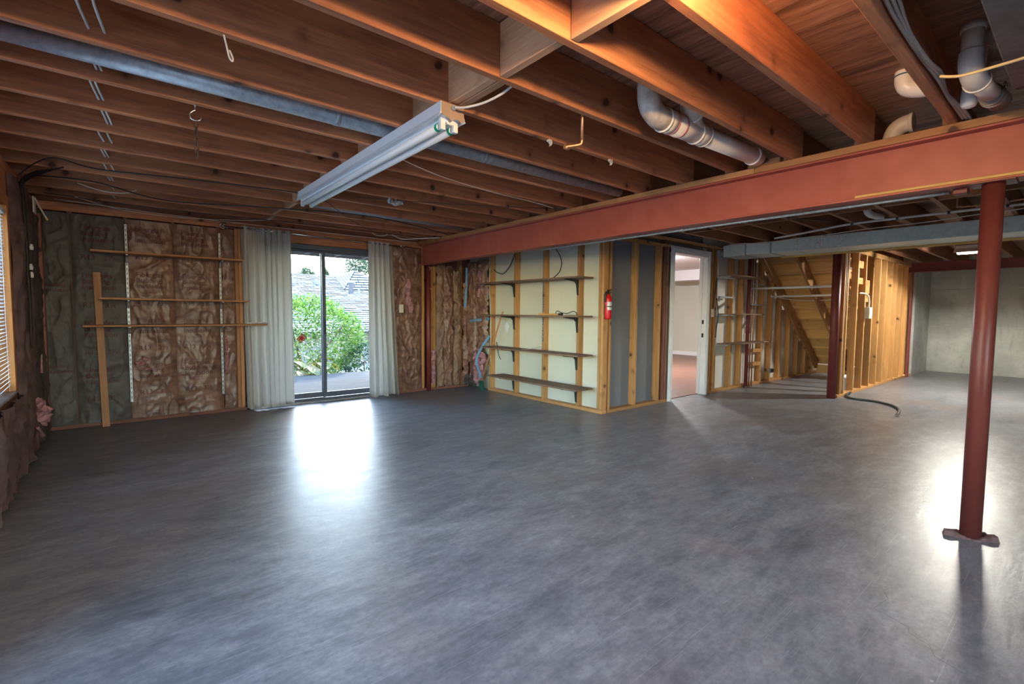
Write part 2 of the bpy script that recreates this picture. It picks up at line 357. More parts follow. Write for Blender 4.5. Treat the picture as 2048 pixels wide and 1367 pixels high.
def batt(name, u0, u1, v0, v1, fr, mat, parent, seed=0, bulge=.02, amp=.012, nu=18, nv=60, ragged=0., off=0.):
    """paper-faced insulation sheet; fr(u, v, d) gives the world point at depth d in front of the studs"""
    def depth(u, v):
        s = (u-u0)/(u1-u0); t = (v-v0)/(v1-v0)
        b = bulge*max(0, math.sin(PI*min(max(s, 0), 1)))**.6
        q = nz(u*3+seed, v*1.6, seed*1.7); wq_ = .35*nz(u*4, v*3+seed, 2)
        r1 = (1-abs(nz(u*4.5+v*1.5+seed, v*2.6-u*2+wq_, seed*2.3+5)))**5; r2_ = (1-abs(nz(u*10-v*4+seed, v*6+u*4, seed*1.9)))**5; r3_ = (1-abs(nz(u*21+seed, v*15+u*9, seed)))**4
        return off+b+amp*(.45*q+.42*r1**1.6+.30*r2_**1.6+.12*r3_)*min(1, 6*min(s, 1-s)+.25)
    vs, fs = [], []
    for j in range(nv+1):
        for i in range(nu+1):
            s, t = i/nu, j/nv
            e = ragged*(nz(t*9+seed, seed, 3)*.5+nz(t*31, seed*3, 9)*.3)
            e2 = ragged*(nz(t*8+seed, seed+7, 4)*.5+nz(t*29, seed*3, 2)*.3)
            u = (u0+e)+(u1-u0+e2-e)*s; v = v0+(v1-v0)*t+(ragged*.6*nz(s*6+seed, 1, seed) if j in (0, nv) else 0)
            vs.append(fr(u, v, depth(u, v)))
    for j in range(nv):
        for i in range(nu):
            a = j*(nu+1)+i; fs.append((a, a+1, a+nu+2, a+nu+1))
    o = mobj(name, vs, fs, mat, parent, True); return o, depth
def printed(body, size, u, v, fr, depth, parent, mat='print', name='printed_text', squeeze=1.0):
    me = text_mesh(body, size)
    for q in me.vertices:
        uu = u+q.co.x*squeeze; vv = v+q.co.y; q.co = Vector(fr(uu, vv, depth(uu, vv)+.004))
    me.materials.clear(); return mk(name, me, mat, parent)
def fluff(name, pts, r, mat, parent=None, seed=0, flat=None, kind=True):
    """lumpy torn fibreglass along a path"""
    path = smooth_path(pts, 8); rr = [r*(.55+.6*abs(nz(i*.37+seed, seed, 0)))*(.35 if i in (0, len(path)-1) else 1) for i in range(len(path))]
    vs, fs = tube_geo(path, rr, 14)
    out = []
    for v in vs:
        k = 1+.0; d = Vector((nz(v.x*22+seed, v.y*22, v.z*22), nz(v.x*24, v.y*24+seed, v.z*24), nz(v.x*20, v.y*20, v.z*26+seed)))*r*.75
        out.append(v+d)
    return mobj(name, out, fs, mat, parent, False)

# ================================================================== STRUCTURE
ZJ, ZS = 2.24, 2.475          # underside of joists, underside of subfloor
YB, XL, XS, YD, YR, XC = 6.5, -.56, 4.45, 3.70, 2.35, 13.9   # back wall, left wall, shelf wall, doorway wall, right stud wall, concrete wall
floor = struct(lum('floor', XL-.2, XC+.3, -3.4, YB+.14, -.15, 0, 'floor', bev=0))
tag(floor, 'smooth grey sealed concrete floor slab')
# hairline crack in the slab
ck = [(2.17, .22), (2.2, .30), (2.26, .325), (2.29, .39), (2.33, .40), (2.36, .47), (2.37, .52), (2.50, .50), (2.56, .53), (2.63, .51)]
vsx, fsx = [], []
for i, (x, y) in enumerate(ck):
    w_ = .0011+.0009*abs(nz(i*1.3, 0, 0)); vsx += [(x-w_, y+w_, .0012), (x+w_, y-w_, .0012)]
    if i: a = 2*i-2; fsx.append((a, a+1, a+3, a+2))
mobj('crack', vsx, fsx, 'duct_dark', floor)

ceiling = struct(lum('ceiling', XL-.2, XC+.3, -3.4, YB+.14, ZS, ZS+.03, 'subfloor', bev=0))
LJ = [.97+.4015*k for k in range(-1, 14)]         # far faces of the joists of the left bay
RJ = [.995+.405*k for k in range(-2, 7)]          # right bay
for yf in LJ: lum('joist', XL-.04, 3.66, yf-.04, yf, ZJ, ZS-.001, 'joist', ceiling)
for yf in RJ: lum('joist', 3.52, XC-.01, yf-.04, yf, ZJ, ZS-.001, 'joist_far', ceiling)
for i in range(1, len(LJ)-1):
    xo = 1.345+(.03 if i % 2 else 0)
    lum('blocking', xo, xo+.04, LJ[i]+.001, LJ[i+1]-.041, ZJ+.003, ZS-.004, 'block', ceiling)
    if i in (3, 9): lum('blocking', xo-.045, xo-.004, LJ[i]+.001, LJ[i+1]-.041, ZJ+.006, ZS-.004, 'block', ceiling)
for i in range(len(RJ)-1):
    xo = 5.68+(.042 if i % 2 else 0)
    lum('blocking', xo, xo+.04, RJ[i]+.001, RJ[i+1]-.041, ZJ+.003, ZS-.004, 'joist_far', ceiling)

# ---- back wall with the sliding door
DX0, DX1, DZ = 1.24, 3.06, 2.05
wb = struct(mk('wall_back', None)); tag(wb, 'unfinished back wall with stud bays of brown paper-faced insulation')
lum('sheathing', XL-.2, DX0, YB+.1, YB+.14, 0, ZS, 'stud_dark', wb, 0); lum('sheathing', DX1, XS+.15, YB+.1, YB+.14, 0, ZS, 'stud_dark', wb, 0)
lum('sheathing', DX0, DX1, YB+.1, YB+.14, DZ, ZS, 'stud_dark', wb, 0)
lum('rim_joist', XL, XS, YB+.05, YB+.09, ZJ, ZS, 'joist', wb)
lum('top_plate', XL, XS, YB, YB+.09, ZJ-.04, ZJ, 'joist', wb); lum('top_plate', XL, XS, YB, YB+.09, ZJ-.08, ZJ-.04, 'joist', wb)
lum('bottom_plate', XL, DX0-.03, YB-.005, YB+.085, 0, .038, 'stud_dark', wb); lum('bottom_plate', DX1+.03, XS, YB-.005, YB+.085, 0, .038, 'stud_dark', wb)
for x in (-.335, .095, .50, .93): lum('stud', x, x+.038, YB+.004, YB+.09, .038, ZJ-.08, 'stud_dark', wb)
for x in (1.112, 1.152): lum('stud', x, x+.038, YB, YB+.09, .038, ZJ-.08, 'shelf', wb)
lum('header', DX0-.05, DX1+.05, YB, YB+.09, DZ+.012, ZJ-.08, 'joist', wb)
for x in (DX1+.02, 3.59, 3.745, 3.79, 4.275): lum('stud', x, x+.04, YB-.004, YB+.09, .038, ZJ-.08, 'stud', wb)
frA = lambda u, v, d: (u, YB-d, v)
bays = [(XL+.02, -.318, 'kraft_shaded'), (-.314, .112, 'kraft_shaded'), (.116, .517, 'kraft'), (.521, .945, 'kraft'), (.97, 1.108, 'kraft')]
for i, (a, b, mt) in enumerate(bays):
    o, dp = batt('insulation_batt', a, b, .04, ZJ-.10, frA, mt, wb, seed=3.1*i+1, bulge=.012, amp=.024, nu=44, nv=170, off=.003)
    if b-a > .3:
        zz = 2.0 if i == 1 else 2.03
        k = 0
        while zz > .25:
            if k % 2 == 0:
                for q, t_ in enumerate(('Fiberglas', 'Building', 'Insulation')): printed(t_, .068, a+.07, zz-.06*q, frA, dp, o, 'print' if i == 1 else 'print_faint')
            else: printed('R13   3\u00bd', .07, a+.07, zz-.06, frA, dp, o, 'print' if i == 1 else 'print_faint')
            zz -= .24; k += 1
    elif i == 0:
        for q, t_ in enumerate(('Building', 'Insulation')): printed(t_, .05, a+.02, 1.42-.05*q, frA, dp, o); printed(t_, .05, a+.02, .62-.05*q, frA, dp, o)
# the torn bays right of the curtain
o, _ = batt('insulation_batt', DX1+.06, 3.585, .04, ZJ-.10, frA, 'kraft', wb, seed=31, bulge=.02, amp=.05, nu=40, nv=140)
for i, (a, b, rg, of, mt) in enumerate(((3.835, 3.98, .05, 0, 'kraft_tan'), (3.94, 4.15, .06, .012, 'kraft'), (4.12, 4.28, .05, .018, 'kraft_tan'), (3.85, 4.26, .02, -.03, 'kraft'), (4.31, 4.445, .03, .0, 'kraft'))):
    batt('insulation_batt', a, b, .05, 2.0-.08*i, frA, mt, wb, seed=41+7*i, bulge=.045, amp=.06, nu=30, nv=140, ragged=rg*1.6, off=of)
for i, (pts, r) in enumerate((([(3.69, 1.9), (3.70, 1.6), (3.69, 1.45)], .035), ([(3.765, .62), (3.775, .3), (3.76, .08)], .04), ([(4.02, .8), (4.0, .7)], .05),
                              ([(4.2, 1.1), (4.22, .8), (4.2, .62)], .035), ([(4.2, .55), (4.18, .3), (4.2, .1)], .04), ([(3.33, 1.7), (3.36, 1.4), (3.40, 1.2)], .05), ([(3.40, 1.05), (3.37, .95)], .06), ([(3.41, .5), (3.43, .45)], .04))):
    tag(fluff('fiberglass_fluff', [(x, YB-.035, z) for x, z in pts], r, 'pink', wb, seed=i*3.3), 'torn pink fiberglass filling')
# lower left tears
for i, (pts, r) in enumerate((([(.16, .62), (.22, .66), (.25, .70)], .045), ([(.22, .55), (.28, .58)], .05), ([(.155, 1.25), (.20, 1.25)], .03), ([(1.0, .9), (1.01, .7), (.995, .45)], .022))):
    tag(fluff('fiberglass_fluff', [(x, YB-.02, z) for x, z in pts], r, 'pink', wb, seed=50+i*3.3), 'pink fiberglass showing through a tear')

# ---- left wall and its window
wl = struct(mk('wall_left', None)); tag(wl, 'unfinished left wall with dark insulation around a window')
WY0, WY1, WZ0, WZ1 = 2.55, 4.80, .64, 1.88
for (a, b, c, d) in ((-3.4, .8, 0, ZS), (.8, 2.3, 0, .15), (.8, 2.3, 2.14, ZS), (2.3, WY0, 0, ZS), (WY1, YB+.14, 0, ZS), (WY0, WY1, 0, WZ0), (WY0, WY1, WZ1, ZS)): lum('sheathing', XL-.14, XL-.1, a, b, c, d, 'stud_dark', wl, 0)
lum('top_plate', XL-.1, XL, -3.3, YB, ZJ-.08, ZJ, 'joist', wl); lum('bottom_plate', XL-.095, XL+.005, -3.3, YB-.01, 0, .038, 'stud_dark', wl)
lum('rim_joist', XL-.1, XL-.05, -3.3, YB, ZJ, ZS, 'joist', wl)
for y in (WY1+.10, 5.32, 5.73, 6.12, 6.36): lum('stud', XL-.095, XL, y, y+.04, .038, ZJ-.08, 'stud_dark', wl)
lum('stud', XL+.005, XL+.05, 6.37, 6.455, .038, 2.10, 'stud_red', wl)
lum('header', XL-.09, XL, WY0-.1, WY1+.1, WZ1+.06, ZJ-.08, 'joist', wl); lum('sill_framing', XL-.09, XL, WY0-.1, WY1+.1, WZ0-.08, WZ0-.03, 'stud_dark', wl)
frL = lambda u, v, d: (XL+d, u, v)
for i, (a, b) in enumerate(((4.95, 5.33), (5.35, 5.74), (5.76, 6.13), (6.15, 6.37))):
    batt('insulation_batt', a, b, .04, ZJ-.08, frL, 'kraft_red' if i < 2 else 'kraft_shaded', wl, seed=61+5*i, bulge=.03, amp=.05, nu=20, nv=80)
for i, (a, b) in enumerate(((2.6, 3.0), (3.0, 3.4), (3.4, 3.8), (3.8, 4.2), (4.2, 4.6), (4.6, 4.94))):
    batt('insulation_batt', a, b, .04, WZ0-.06, frL, 'kraft_red', wl, seed=85+5*i, bulge=.03, amp=.04, nu=18, nv=30)
for i, (pts, r) in enumerate((([(5.6, .42), (5.75, .3), (5.9, .2)], .06), ([(5.55, .2), (5.75, .12)], .05), ([(5.9, .8), (5.92, .62)], .035))):
    tag(fluff('fiberglass_fluff', [(XL+.05, y, z) for y, z in pts], r, 'pink', wl, seed=70+i*3.3), 'torn pink fiberglass filling')

w1 = struct(mk('window_1', None)); tag(w1, 'wide window in the left wall with an orange wood casing')
lum('casing', XL-.08, XL+.012, WY1, WY1+.075, WZ0-.02, WZ1+.03, 'casing', w1); lum('casing', XL-.08, XL+.012, WY0-.075, WY0, WZ0-.02, WZ1+.03, 'casing', w1)
lum('casing', XL-.08, XL+.012, WY0-.075, WY1+.075, WZ1+.03, WZ1+.10, 'casing', w1); lum('window_sill', XL-.08, XL+.014, WY0-.08, WY1+.08, WZ0-.036, WZ0-.02, 'alu_light', w1)
for y in (WY0, 3.65, WY1-.04): lum('sash_stile', XL-.10, XL-.07, y, y+.04, WZ0, WZ1, 'alu_light', w1)
for z in (WZ0, WZ1-.04): lum('sash_rail', XL-.10, XL-.07, WY0+.04, WY1-.04, z, z+.04, 'alu_light', w1)
for y0, y1 in ((WY0+.04, 3.65), (3.69, WY1-.04)): lum('pane', XL-.087, XL-.083, y0, y1, WZ0+.04, WZ1-.04, 'glass', w1, 0)
bl = thing('venetian_blind', 'white slatted venetian blind hanging in the left window', 'blind', (XL-.02, 3.7, WZ0))
lum('headrail', XL-.035, XL+.005, WY0+.03, WY1-.02, WZ1-.035, WZ1+.0, 'blind', bl)
nsl = 48
for i in range(nsl):
    t = i/(nsl-1); z = WZ0+.015+(WZ1-.06-WZ0-.015)*t**.92
    a = math.radians(14+30*(1-t)**2 if t < .5 else 14)
    ya, yb = WY0+.05, WY1-.03; vs_, fs_ = [], []
    for k in range(7):
        y = ya+(yb-ya)*k/6; sag = (.02*(nz(k*.9+i*.23, i*.31, 1)) if t < .28 else .002*nz(k, i*.3, 2))
        for j in range(4):
            xx = (j/3-.5)*.026; vs_.append((XL-.017+xx*math.cos(a), y, z+sag+xx*math.sin(a)+.003*(1-(2*j/3-1)**2)))
    for k in range(6):
        for j in range(3): q = k*4+j; fs_.append((q, q+1, q+5, q+4))
    mobj('slat', vs_, fs_, 'blind', bl, True)
for y in (WY0+.3, 3.3, 4.05, WY1-.16): tube('ladder_cord', [(XL-.003, y, WZ0), (XL-.003, y, WZ1-.03)], .0015, 'blind', bl, 5, False)

# ---- sliding glass door
d1 = struct(mk('door_1', None)); tag(d1, 'sliding glass door with dark aluminium frame between two curtains')
lum('frame_head', DX0, DX1, YB+.03, YB+.13, 2.0, DZ+.01, 'alu', d1); lum('track', DX0, DX1, YB+.02, YB+.14, .0, .045, 'alu', d1)
lum('threshold', DX0, DX1, YB-.03, YB+.02, .0, .022, 'alu_light', d1)
for x in (DX0, DX1-.04): lum('frame_jamb', x, x+.04, YB+.03, YB+.13, .045, 2.0, 'alu', d1)
def sash(x0, x1, y, dark):
    lum('stile', x0, x0+.045, y, y+.03, .05, 2.0, dark, d1); lum('stile', x1-.045, x1, y, y+.03, .05, 2.0, dark, d1)
    lum('rail', x0+.045, x1-.045, y, y+.03, .05, .12, dark, d1); lum('rail', x0+.045, x1-.045, y, y+.03, 1.965, 2.0, dark, d1)
    lum('pane', x0+.045, x1-.045, y+.012, y+.018, .12, 1.965, 'glass', d1, 0)
sash(DX0+.04, 2.175, YB+.085, 'alu'); sash(2.135, DX1-.04, YB+.045, 'alu')
lum('handle', 2.15, 2.165, YB+.015, YB+.045, .9, 1.1, 'plastic_black', d1)

# ---- shelf wall (faces the left window)
ws = struct(mk('wall_middle', None)); tag(ws, 'open stud partition backed with cream drywall, carrying the shelves')
lum('drywall', XS+.09, XS+.105, YD+.09, 6.0, .0, ZS, 'drywall', ws, 0)
lum('drywall', XS+.09, XS+.105, 6.0, YB+.14, .0, ZS, 'drywall', ws, 0)
lum('bottom_plate', XS-.002, XS+.088, YD, 5.97, 0, .04, 'stud', ws); lum('top_plate', XS, XS+.09, YD, YB, ZJ-.08, ZJ-.04, 'stud', ws); lum('top_plate', XS, XS+.09, YD, YB, ZJ-.04, ZJ, 'stud', ws)
for y in (3.742, 4.09, 4.715, 5.318, 5.90): lum('stud', XS, XS+.089, y, y+.038, .04, ZJ-.08, 'stud', ws)
lum('stud', XS, XS+.089, YD, YD+.038, .04, ZJ-.08, 'stud', ws)
st = [o for o in ws.children if o.name.startswith('stud')][2]
me = text_mesh('FLETCHER CHALLENGE', .052, True)
for q in me.vertices: q.co = Vector((XS-.0015, 4.750-q.co.y*.92, .82+q.co.x*1.55))
me.materials.clear(); mk('printed_text', me, 'blueink', st)
frS = lambda u, v, d: (XS-d, u, v)
for i, (a, b, z0, z1, rg, of) in enumerate(((6.12, 6.49, .1, 2.0, .02, -.02), (5.95, 6.2, .75, 2.02, .05, .01), (6.25, 6.49, .4, 1.98, .03, .015))):
    batt('insulation_batt', a, b, z0, z1, frS, 'kraft', ws, seed=141+7*i, bulge=.04, amp=.06, nu=30, nv=140, ragged=rg*1.5, off=of)
for i, (pts, r) in enumerate((([(6.12, 1.85), (6.1, 1.6), (6.13, 1.42)], .045), ([(6.1, 1.2), (6.09, 1.1)], .03), ([(6.13, .62), (6.02, .5), (5.99, .42)], .06), ([(6.2, .6), (6.17, .35), (6.2, .1)], .08), ([(6.05, .45), (6.09, .2), (6.14, .08)], .07), ([(6.38, .25), (6.4, .12)], .05))):
    tag(fluff('fiberglass_fluff', [(XS-.05, y, z) for y, z in pts], r, 'pink', ws, seed=90+i*3.3), 'torn pink fiberglass filling')
fluff('crumpled_paper', [(XS-.10, 6.42, .05), (XS-.12, 6.3, .16), (XS-.10, 6.2, .06)], .07, 'kraft_shaded', ws, seed=5)

# ---- doorway wall and the wall beside the stair, one plane
wd = struct(mk('wall_center', None)); tag(wd, 'open stud partition with grey drywall backing and a white doorway')
OX0, OX1, OZ = 5.92, 6.79, 2.04
for (a, b, c, d, mt) in ((XS+.1, OX0-.02, 0, ZS, 'drywall_grey'), (OX0-.02, OX1+.02, OZ+.02, ZS, 'drywall_grey'), (OX1+.02, 8.14, 0, ZS, 'drywall_white'), (8.14, 13.0, 0, ZS, 'drywall_white')):
    lum('drywall', a, b, YD+.09, YD+.105, c, d, mt, wd, 0)
lum('bottom_plate', XS+.1, OX0-.09, YD-.002, YD+.088, 0, .04, 'stud', wd); lum('bottom_plate', OX1+.12, 13.0, YD-.002, YD+.088, 0, .04, 'stud', wd)
lum('top_plate', XS+.1, 6.95, YD, YD+.09, 2.10, 2.14, 'stud', wd); lum('top_plate', XS+.1, 13.0, YD, YD+.09, ZJ-.045, ZJ-.005, 'stud', wd)
for x in (4.565, 5.08, 5.594): lum('stud', x, x+.038, YD, YD+.089, .04, 2.10, 'stud', wd)
lum('stud', XS+.092, XS+.112, YD+.01, YD+.089, .04, 2.10, 'stud_dark', wd)
for x in (5.70, 5.755): lum('stud', x, x+.04, YD+.002, YD+.089, .04, 2.16 if x > 5.72 else 2.2, 'stud_dark', wd)
for x in (6.93, 7.08): lum('stud', x, x+.04, YD-.004, YD+.089, .04, 2.19, 'stud', wd)
for x in (7.60, 7.94, 8.70, 9.08, 9.48, 9.92, 10.35, 10.75, 11.15): lum('stud', x, x+.04, YD, YD+.089, .04, 2.19, 'stud', wd)
for z in (.33, .56): lum('blocking', 8.40, 8.70, YD, YD+.07, z, z+.06, 'stud', wd)
d2 = struct(mk('door_2', None)); tag(d2, 'white painted doorway frame without its door leaf')
for x0, x1 in ((OX0-.09, OX0), (OX1, OX1+.09)):
    lum('casing', x0, x1, YD-.014, YD+.002, 0, OZ+.09, 'white', d2); lum('casing_bead', x0+.02, x1-.02, YD-.024, YD-.013, 0, OZ+.06, 'white', d2)
lum('casing', OX0, OX1, YD-.014, YD+.002, OZ, OZ+.09, 'white', d2); lum('casing_bead', OX0-.02, OX1+.02, YD-.024, YD-.013, OZ+.03, OZ+.065, 'white', d2)
lum('jamb', OX0-.02, OX0, YD, YD+.12, 0, OZ, 'white', d2); lum('jamb', OX1, OX1+.02, YD, YD+.12, 0, OZ, 'white', d2); lum('jamb', OX0-.02, OX1+.02, YD, YD+.12, OZ, OZ+.02, 'white', d2)
lum('door_stop', OX1-.012, OX1, YD+.06, YD+.09, 0, OZ, 'white', d2); lum('door_stop', OX0, OX0+.012, YD+.06, YD+.09, 0, OZ, 'white', d2)
for z in (1.06, .86): lum('strike_plate', OX1-.003, OX1+.002, YD+.025, YD+.055, z, z+.06, 'plastic_black', d2)

# ---- room seen through the doorway
AX1, AY1, AZ = 12.97, 9.2, 2.40
struct(lum('floor_beyond', XS+.11, AX1, YD+.09, AY1, -.02, .008, 'laminate', bev=0))
struct(lum('ceiling_beyond', XS+.11, AX1, YD+.106, AY1, AZ, AZ+.03, 'ceilwhite', bev=0))
struct(lum('wall_beyond', AX1, AX1+.05, YD+.106, AY1, 0, AZ, 'beige', bev=0)); struct(lum('wall_beyond_side', XS+.11, AX1, AY1, AY1+.05, 0, AZ, 'beige', bev=0))
struct(lum('wall_beyond_near', XS+.106, XS+.13, YD+.106, AY1, 0, AZ, 'beige', bev=0)); struct(lum('wall_beyond_front', XS+.13, OX0-.02, YD+.106, YD+.12, 0, AZ, 'beige', bev=0))
struct(lum('wall_beyond_stair', OX1+.02, AX1, YD+.106, YD+.12, 0, AZ, 'beige', bev=0))
struct(lum('trim_1', 11.95, 12.25, YD+.12, AY1, 2.12, AZ, 'ceilwhite')); struct(lum('baseboard_beyond', AX1-.018, AX1, YD+.12, AY1, .008, .12, 'white'))
cl = thing('ceiling_lamp', 'round white ceiling lamp in the room beyond the doorway', 'lamp', (8.8, 6.2, AZ))
lathe('lamp_base', [(.17, -.03), (.17, 0)], 'white', cl, (8.8, 6.2, AZ)); 
lathe('lamp_shade', [(.05, -.10), (.13, -.08), (.16, -.03)], emis('lit_lamp_shade', (1, .97, .98), ROOM_POWER), cl, (8.8, 6.2, AZ))

# ---- right stud wall, concrete room
wr = struct(mk('wall_right', None)); tag(wr, 'bare open stud wall of orange pine beside the stair')
lum('bottom_plate', 8.12, 12.5, YR-.002, YR+.088, 0, .04, 'stud_pine', wr); lum('top_plate', 8.1, 12.5, YR, YR+.09, ZJ-.08, ZJ-.04, 'stud_pine', wr); lum('top_plate', 8.1, 12.5, YR, YR+.09, ZJ-.04, ZJ-.001, 'stud_pine', wr)
for x in (8.21, 8.36, 8.81, 9.21, 9.61, 10.0, 10.37, 10.75, 11.11, 11.48, 11.86): lum('stud', x, x+.04, YR, YR+.089, .04, ZJ-.08, 'stud_pine', wr)
for x, z0, z1 in ((8.93, 1.95, 2.06), (8.93, 1.70, 1.80), (9.3, 1.56, 1.78), (9.32, 1.43, 1.54)): lum('blocking', x, x+.25, YR+.03, YR+.07, z0, z1, 'stud_pine', wr)
lum('end_board', 12.16, 12.52, YR+.04, YR+.08, .04, ZJ-.08, 'stud_pine', wr)
wc = struct(mk('wall_far', None)); tag(wc, 'cast grey concrete foundation wall with form marks')
lum('concrete', XC, XC+.25, -3.4, YR+1.6, -.02, ZS, 'conc', wc, 0); lum('concrete', 12.55, XC, YR, YR+.3, -.02, ZS, 'conc', wc, 0)
for z in (.98, 1.78): lum('form_seam', XC-.004, XC, -3.0, YR, z, z+.012, 'conc', wc, 0)
for y in (1.38, .15): lum('form_seam', XC-.006, XC, y, y+.014, 0, ZJ, 'conc', wc, 0)
wq = struct(mk('wall_rear', None)); tag(wq, 'grey drywall wall behind the viewer with an added fill-light window')
for (a, b, c, d) in ((XL-.2, -.5, 0, ZS), (1.5, XC+.3, 0, ZS), (-.5, 1.5, 0, .15), (-.5, 1.5, 2.15, ZS)): lum('drywall', a, b, -3.4, -3.3, c, d, 'drywall_grey', wq, 0)
def fill_window(name, ax, a, b, z0, z1, n):
    t = struct(mk(name, None))
    put = (lambda nm, u0, u1, v0, v1, q, mt: lum(nm, XL-.13+q, XL-.09+q, u0, u1, v0, v1, mt, t, 0)) if ax == 'x' else (lambda nm, u0, u1, v0, v1, q, mt: lum(nm, u0, u1, -3.38+q, -3.34+q, v0, v1, mt, t, 0))
    for k in range(n+1): u = a+(b-a-.05)*k/n; put('sash_stile', u, u+.05, z0, z1, 0, 'alu_light')
    for z in (z0, z1-.05): put('sash_rail', a, b, z, z+.05, .001, 'alu_light')
    for k in range(n): u = a+(b-a-.05)*k/n+.05; put('pane', u, a+(b-a-.05)*(k+1)/n, z0+.05, z1-.05, .0, 'glass')
fill_window('fill_window_left', 'x', .8, 2.3, .15, 2.14, 2); fill_window('fill_window_rear', 'y', -.5, 1.5, .15, 2.15, 2)  # both windows are added out of view to let in fill daylight

# ---- stair seen from below
stair = thing('staircase', 'wooden staircase seen from underneath behind the open stud wall', 'staircase', (11.1, 3.0, 0))
sx0, sz0, slope = 8.30, 2.09, -.733
def zlow(x): return sz0+slope*(x-sx0)
tv = Vector((1, 0, slope)).normalized()
for y in (3.585, 3.04, 2.50):
    plank('stringer', (7.78, y, zlow(7.78)+.13), (11.05, y, zlow(11.05)+.13), .20, .04, (0, 0, 1), 'stringer', stair)
run, rise = .259, .19
for k in range(13):
    x = 7.85+run*k; z = zlow(x)+.26
    if z > 2.62: continue
    lum('tread', x, x+run+.03, 2.48, 3.66, z-.028, z, 'stair', stair); lum('riser', x+run, x+run+.02, 2.48, 3.66, z-.028-rise+.03, z-.029, 'stair', stair)
lum('back_board', 11.1, 11.14, 2.5, 3.6, .04, .2, 'stair', stair)

# ================================================================== STEEL
BX = 3.59
def ibeam(name, label, x, y0, y1, z0, z1, hw, mat):
    t = thing(name, label, 'beam', (x, (y0+y1)/2, z0))
    lum('web', x-.006, x+.006, y0, y1, z0+.012, z1-.012, mat, t, 0); lum('lower_flange', x-hw, x+hw, y0, y1, z0, z0+.012, mat, t, .002); lum('upper_flange', x-hw, x+hw, y0, y1, z1-.012, z1, mat, t, .002)
    return t
bm1 = ibeam('steel_beam', 'long red steel beam under the ceiling joists, crossing the room', BX, -2.2, 6.46, 1.905, 2.195, .07, 'red_steel')
yy = -2.2
for ln in (2.46, 1.33, 1.21, 2.4, 1.26):
    lum('sill_plate', BX-.075, BX+.07, yy, yy+ln-.002, 2.196, ZJ-.001, 'plate', bm1); yy += ln
bm2 = ibeam('steel_beam', 'dark red steel beam in front of the far concrete wall', 12.1, -3.2, 2.44, 2.06, ZJ-.002, .07, 'red_steel_dark')
def column(label, x, y, r, h, mat, base=True):
    t = thing('steel_column', label, 'column', (x, y, 0))
    lathe('pipe', [(r, .0), (r, h-.012)], mat, t, (x, y, 0), 32); lum('cap_plate', x-r*1.6, x+r*1.6, y-r*1.9, y+r*1.9, h-.012, h-.0005, mat, t)
    return t
c1 = column('tall red steel column in the right foreground under the beam', 3.565, .375, .0455, 1.905, 'red_steel_mid')
# rough mortar collar round the base of the nearest column
vs_, fs_ = [], []
dirv = Vector((.45, -.89, 0)); per = Vector((.89, .45, 0))
for k in range(40):
    a = 2*PI*k/40; e = 1+.25*nz(k*.8, 2, 0); L = .125 if abs(math.cos(a)) > .2 else .07
    p = dirv*math.cos(a)*(.055+.065*abs(math.cos(a))**2)*e+per*math.sin(a)*.058*e
    vs_ += [(3.565+p.x, .375+p.y, 0), (3.565+p.x*.93, .375+p.y*.93, .008+.016*abs(nz(k*1.1, 5, 1))+.02*abs(math.cos(a))**3), (3.565+p.x*.42, .375+p.y*.42, .012)]
for k in range(40):
    a, b = 3*k, 3*((k+1) % 40); fs_ += [(a, b, b+1, a+1), (a+1, b+1, b+2, a+2)]
mobj('mortar_collar', vs_, fs_, 'rubble', c1)
for s_ in (-1, 1): lum('beam_clip', BX+.01, BX+.085, .375+s_*.135-.03, .375+s_*.135+.03, 1.875, 1.9045, 'red_steel_dark', c1)
column('dark red steel column at the near end of the open stud wall', 8.03, 2.40, .057, ZJ-.001, 'red_steel_dark')
c3 = column('maroon steel post in the back wall under the end of the beam', 3.69, YB-.03, .035, 1.905, 'red_steel_dark')
t = thing('steel_column', 'thin maroon steel post under the far beam', 'column', (12.09, 2.38, 0)); lum('pipe', 12.06, 12.12, 2.31, 2.345, 0, 2.06, 'red_steel_dark', t); lum('cap_plate', 12.05, 12.13, 2.30, 2.346, 2.045, 2.0595, 'red_steel_dark', t)
tag(lum('wood_lath', BX-.067, BX-.03, .20, .98, 1.918, 1.934, 'lath'), 'thin yellow wood strip lying on the lower flange of the red beam', 'lath')

# ================================================================== OBJECTS
# ---- left shelving on slotted standards
sh = thing('wall_shelving', 'three long wooden shelves on slotted metal standards against the insulation', 'shelves', (.53, YB-.03, .22))
for x in (.115, .955):
    lum('standard', x-.011, x+.011, YB-.045, YB-.03, .225, 2.085, 'galv', sh, .001)
    s0 = [o for o in sh.children if o.name.startswith('standard')][-1]
    for k in range(36): lum('slot', x-.003, x+.003, YB-.0465, YB-.0445, .26+k*.05, .285+k*.05, 'iron', s0, 0)
for (x0, x1, z, dep) in ((-.165, 1.16, 1.785, .21), (-.115, 1.205, 1.318, .21), (-.245, 1.395, 1.045, .21)):
    b = lum('shelf_board', x0, x1, YB-.05-dep, YB-.05, z-.02, z, 'shelf', sh)
    for x in (.115, .955):
        prism('bracket', [(YB-.046, z-.021), (YB-.19, z-.021), (YB-.19, z-.03), (YB-.09, z-.045), (YB-.065, z-.085), (YB-.046, z-.10)], x-.009, x+.009, 'galv', sh, 'YZ')
tr = thing('shelf_bracket', 'loose metal shelf bracket lying on the end of the lowest left shelf', 'bracket', (1.29, YB-.16, 1.046))
lum('channel', 1.19, 1.385, YB-.19, YB-.16, 1.046, 1.052, 'galv', tr, .001); lum('flange', 1.19, 1.385, YB-.162, YB-.158, 1.052, 1.066, 'galv', tr, .001)
prism('hook_end', [(1.385, 1.046), (1.43, 1.046), (1.42, 1.056), (1.385, 1.066)], YB-.166, YB-.158, 'galv', tr)
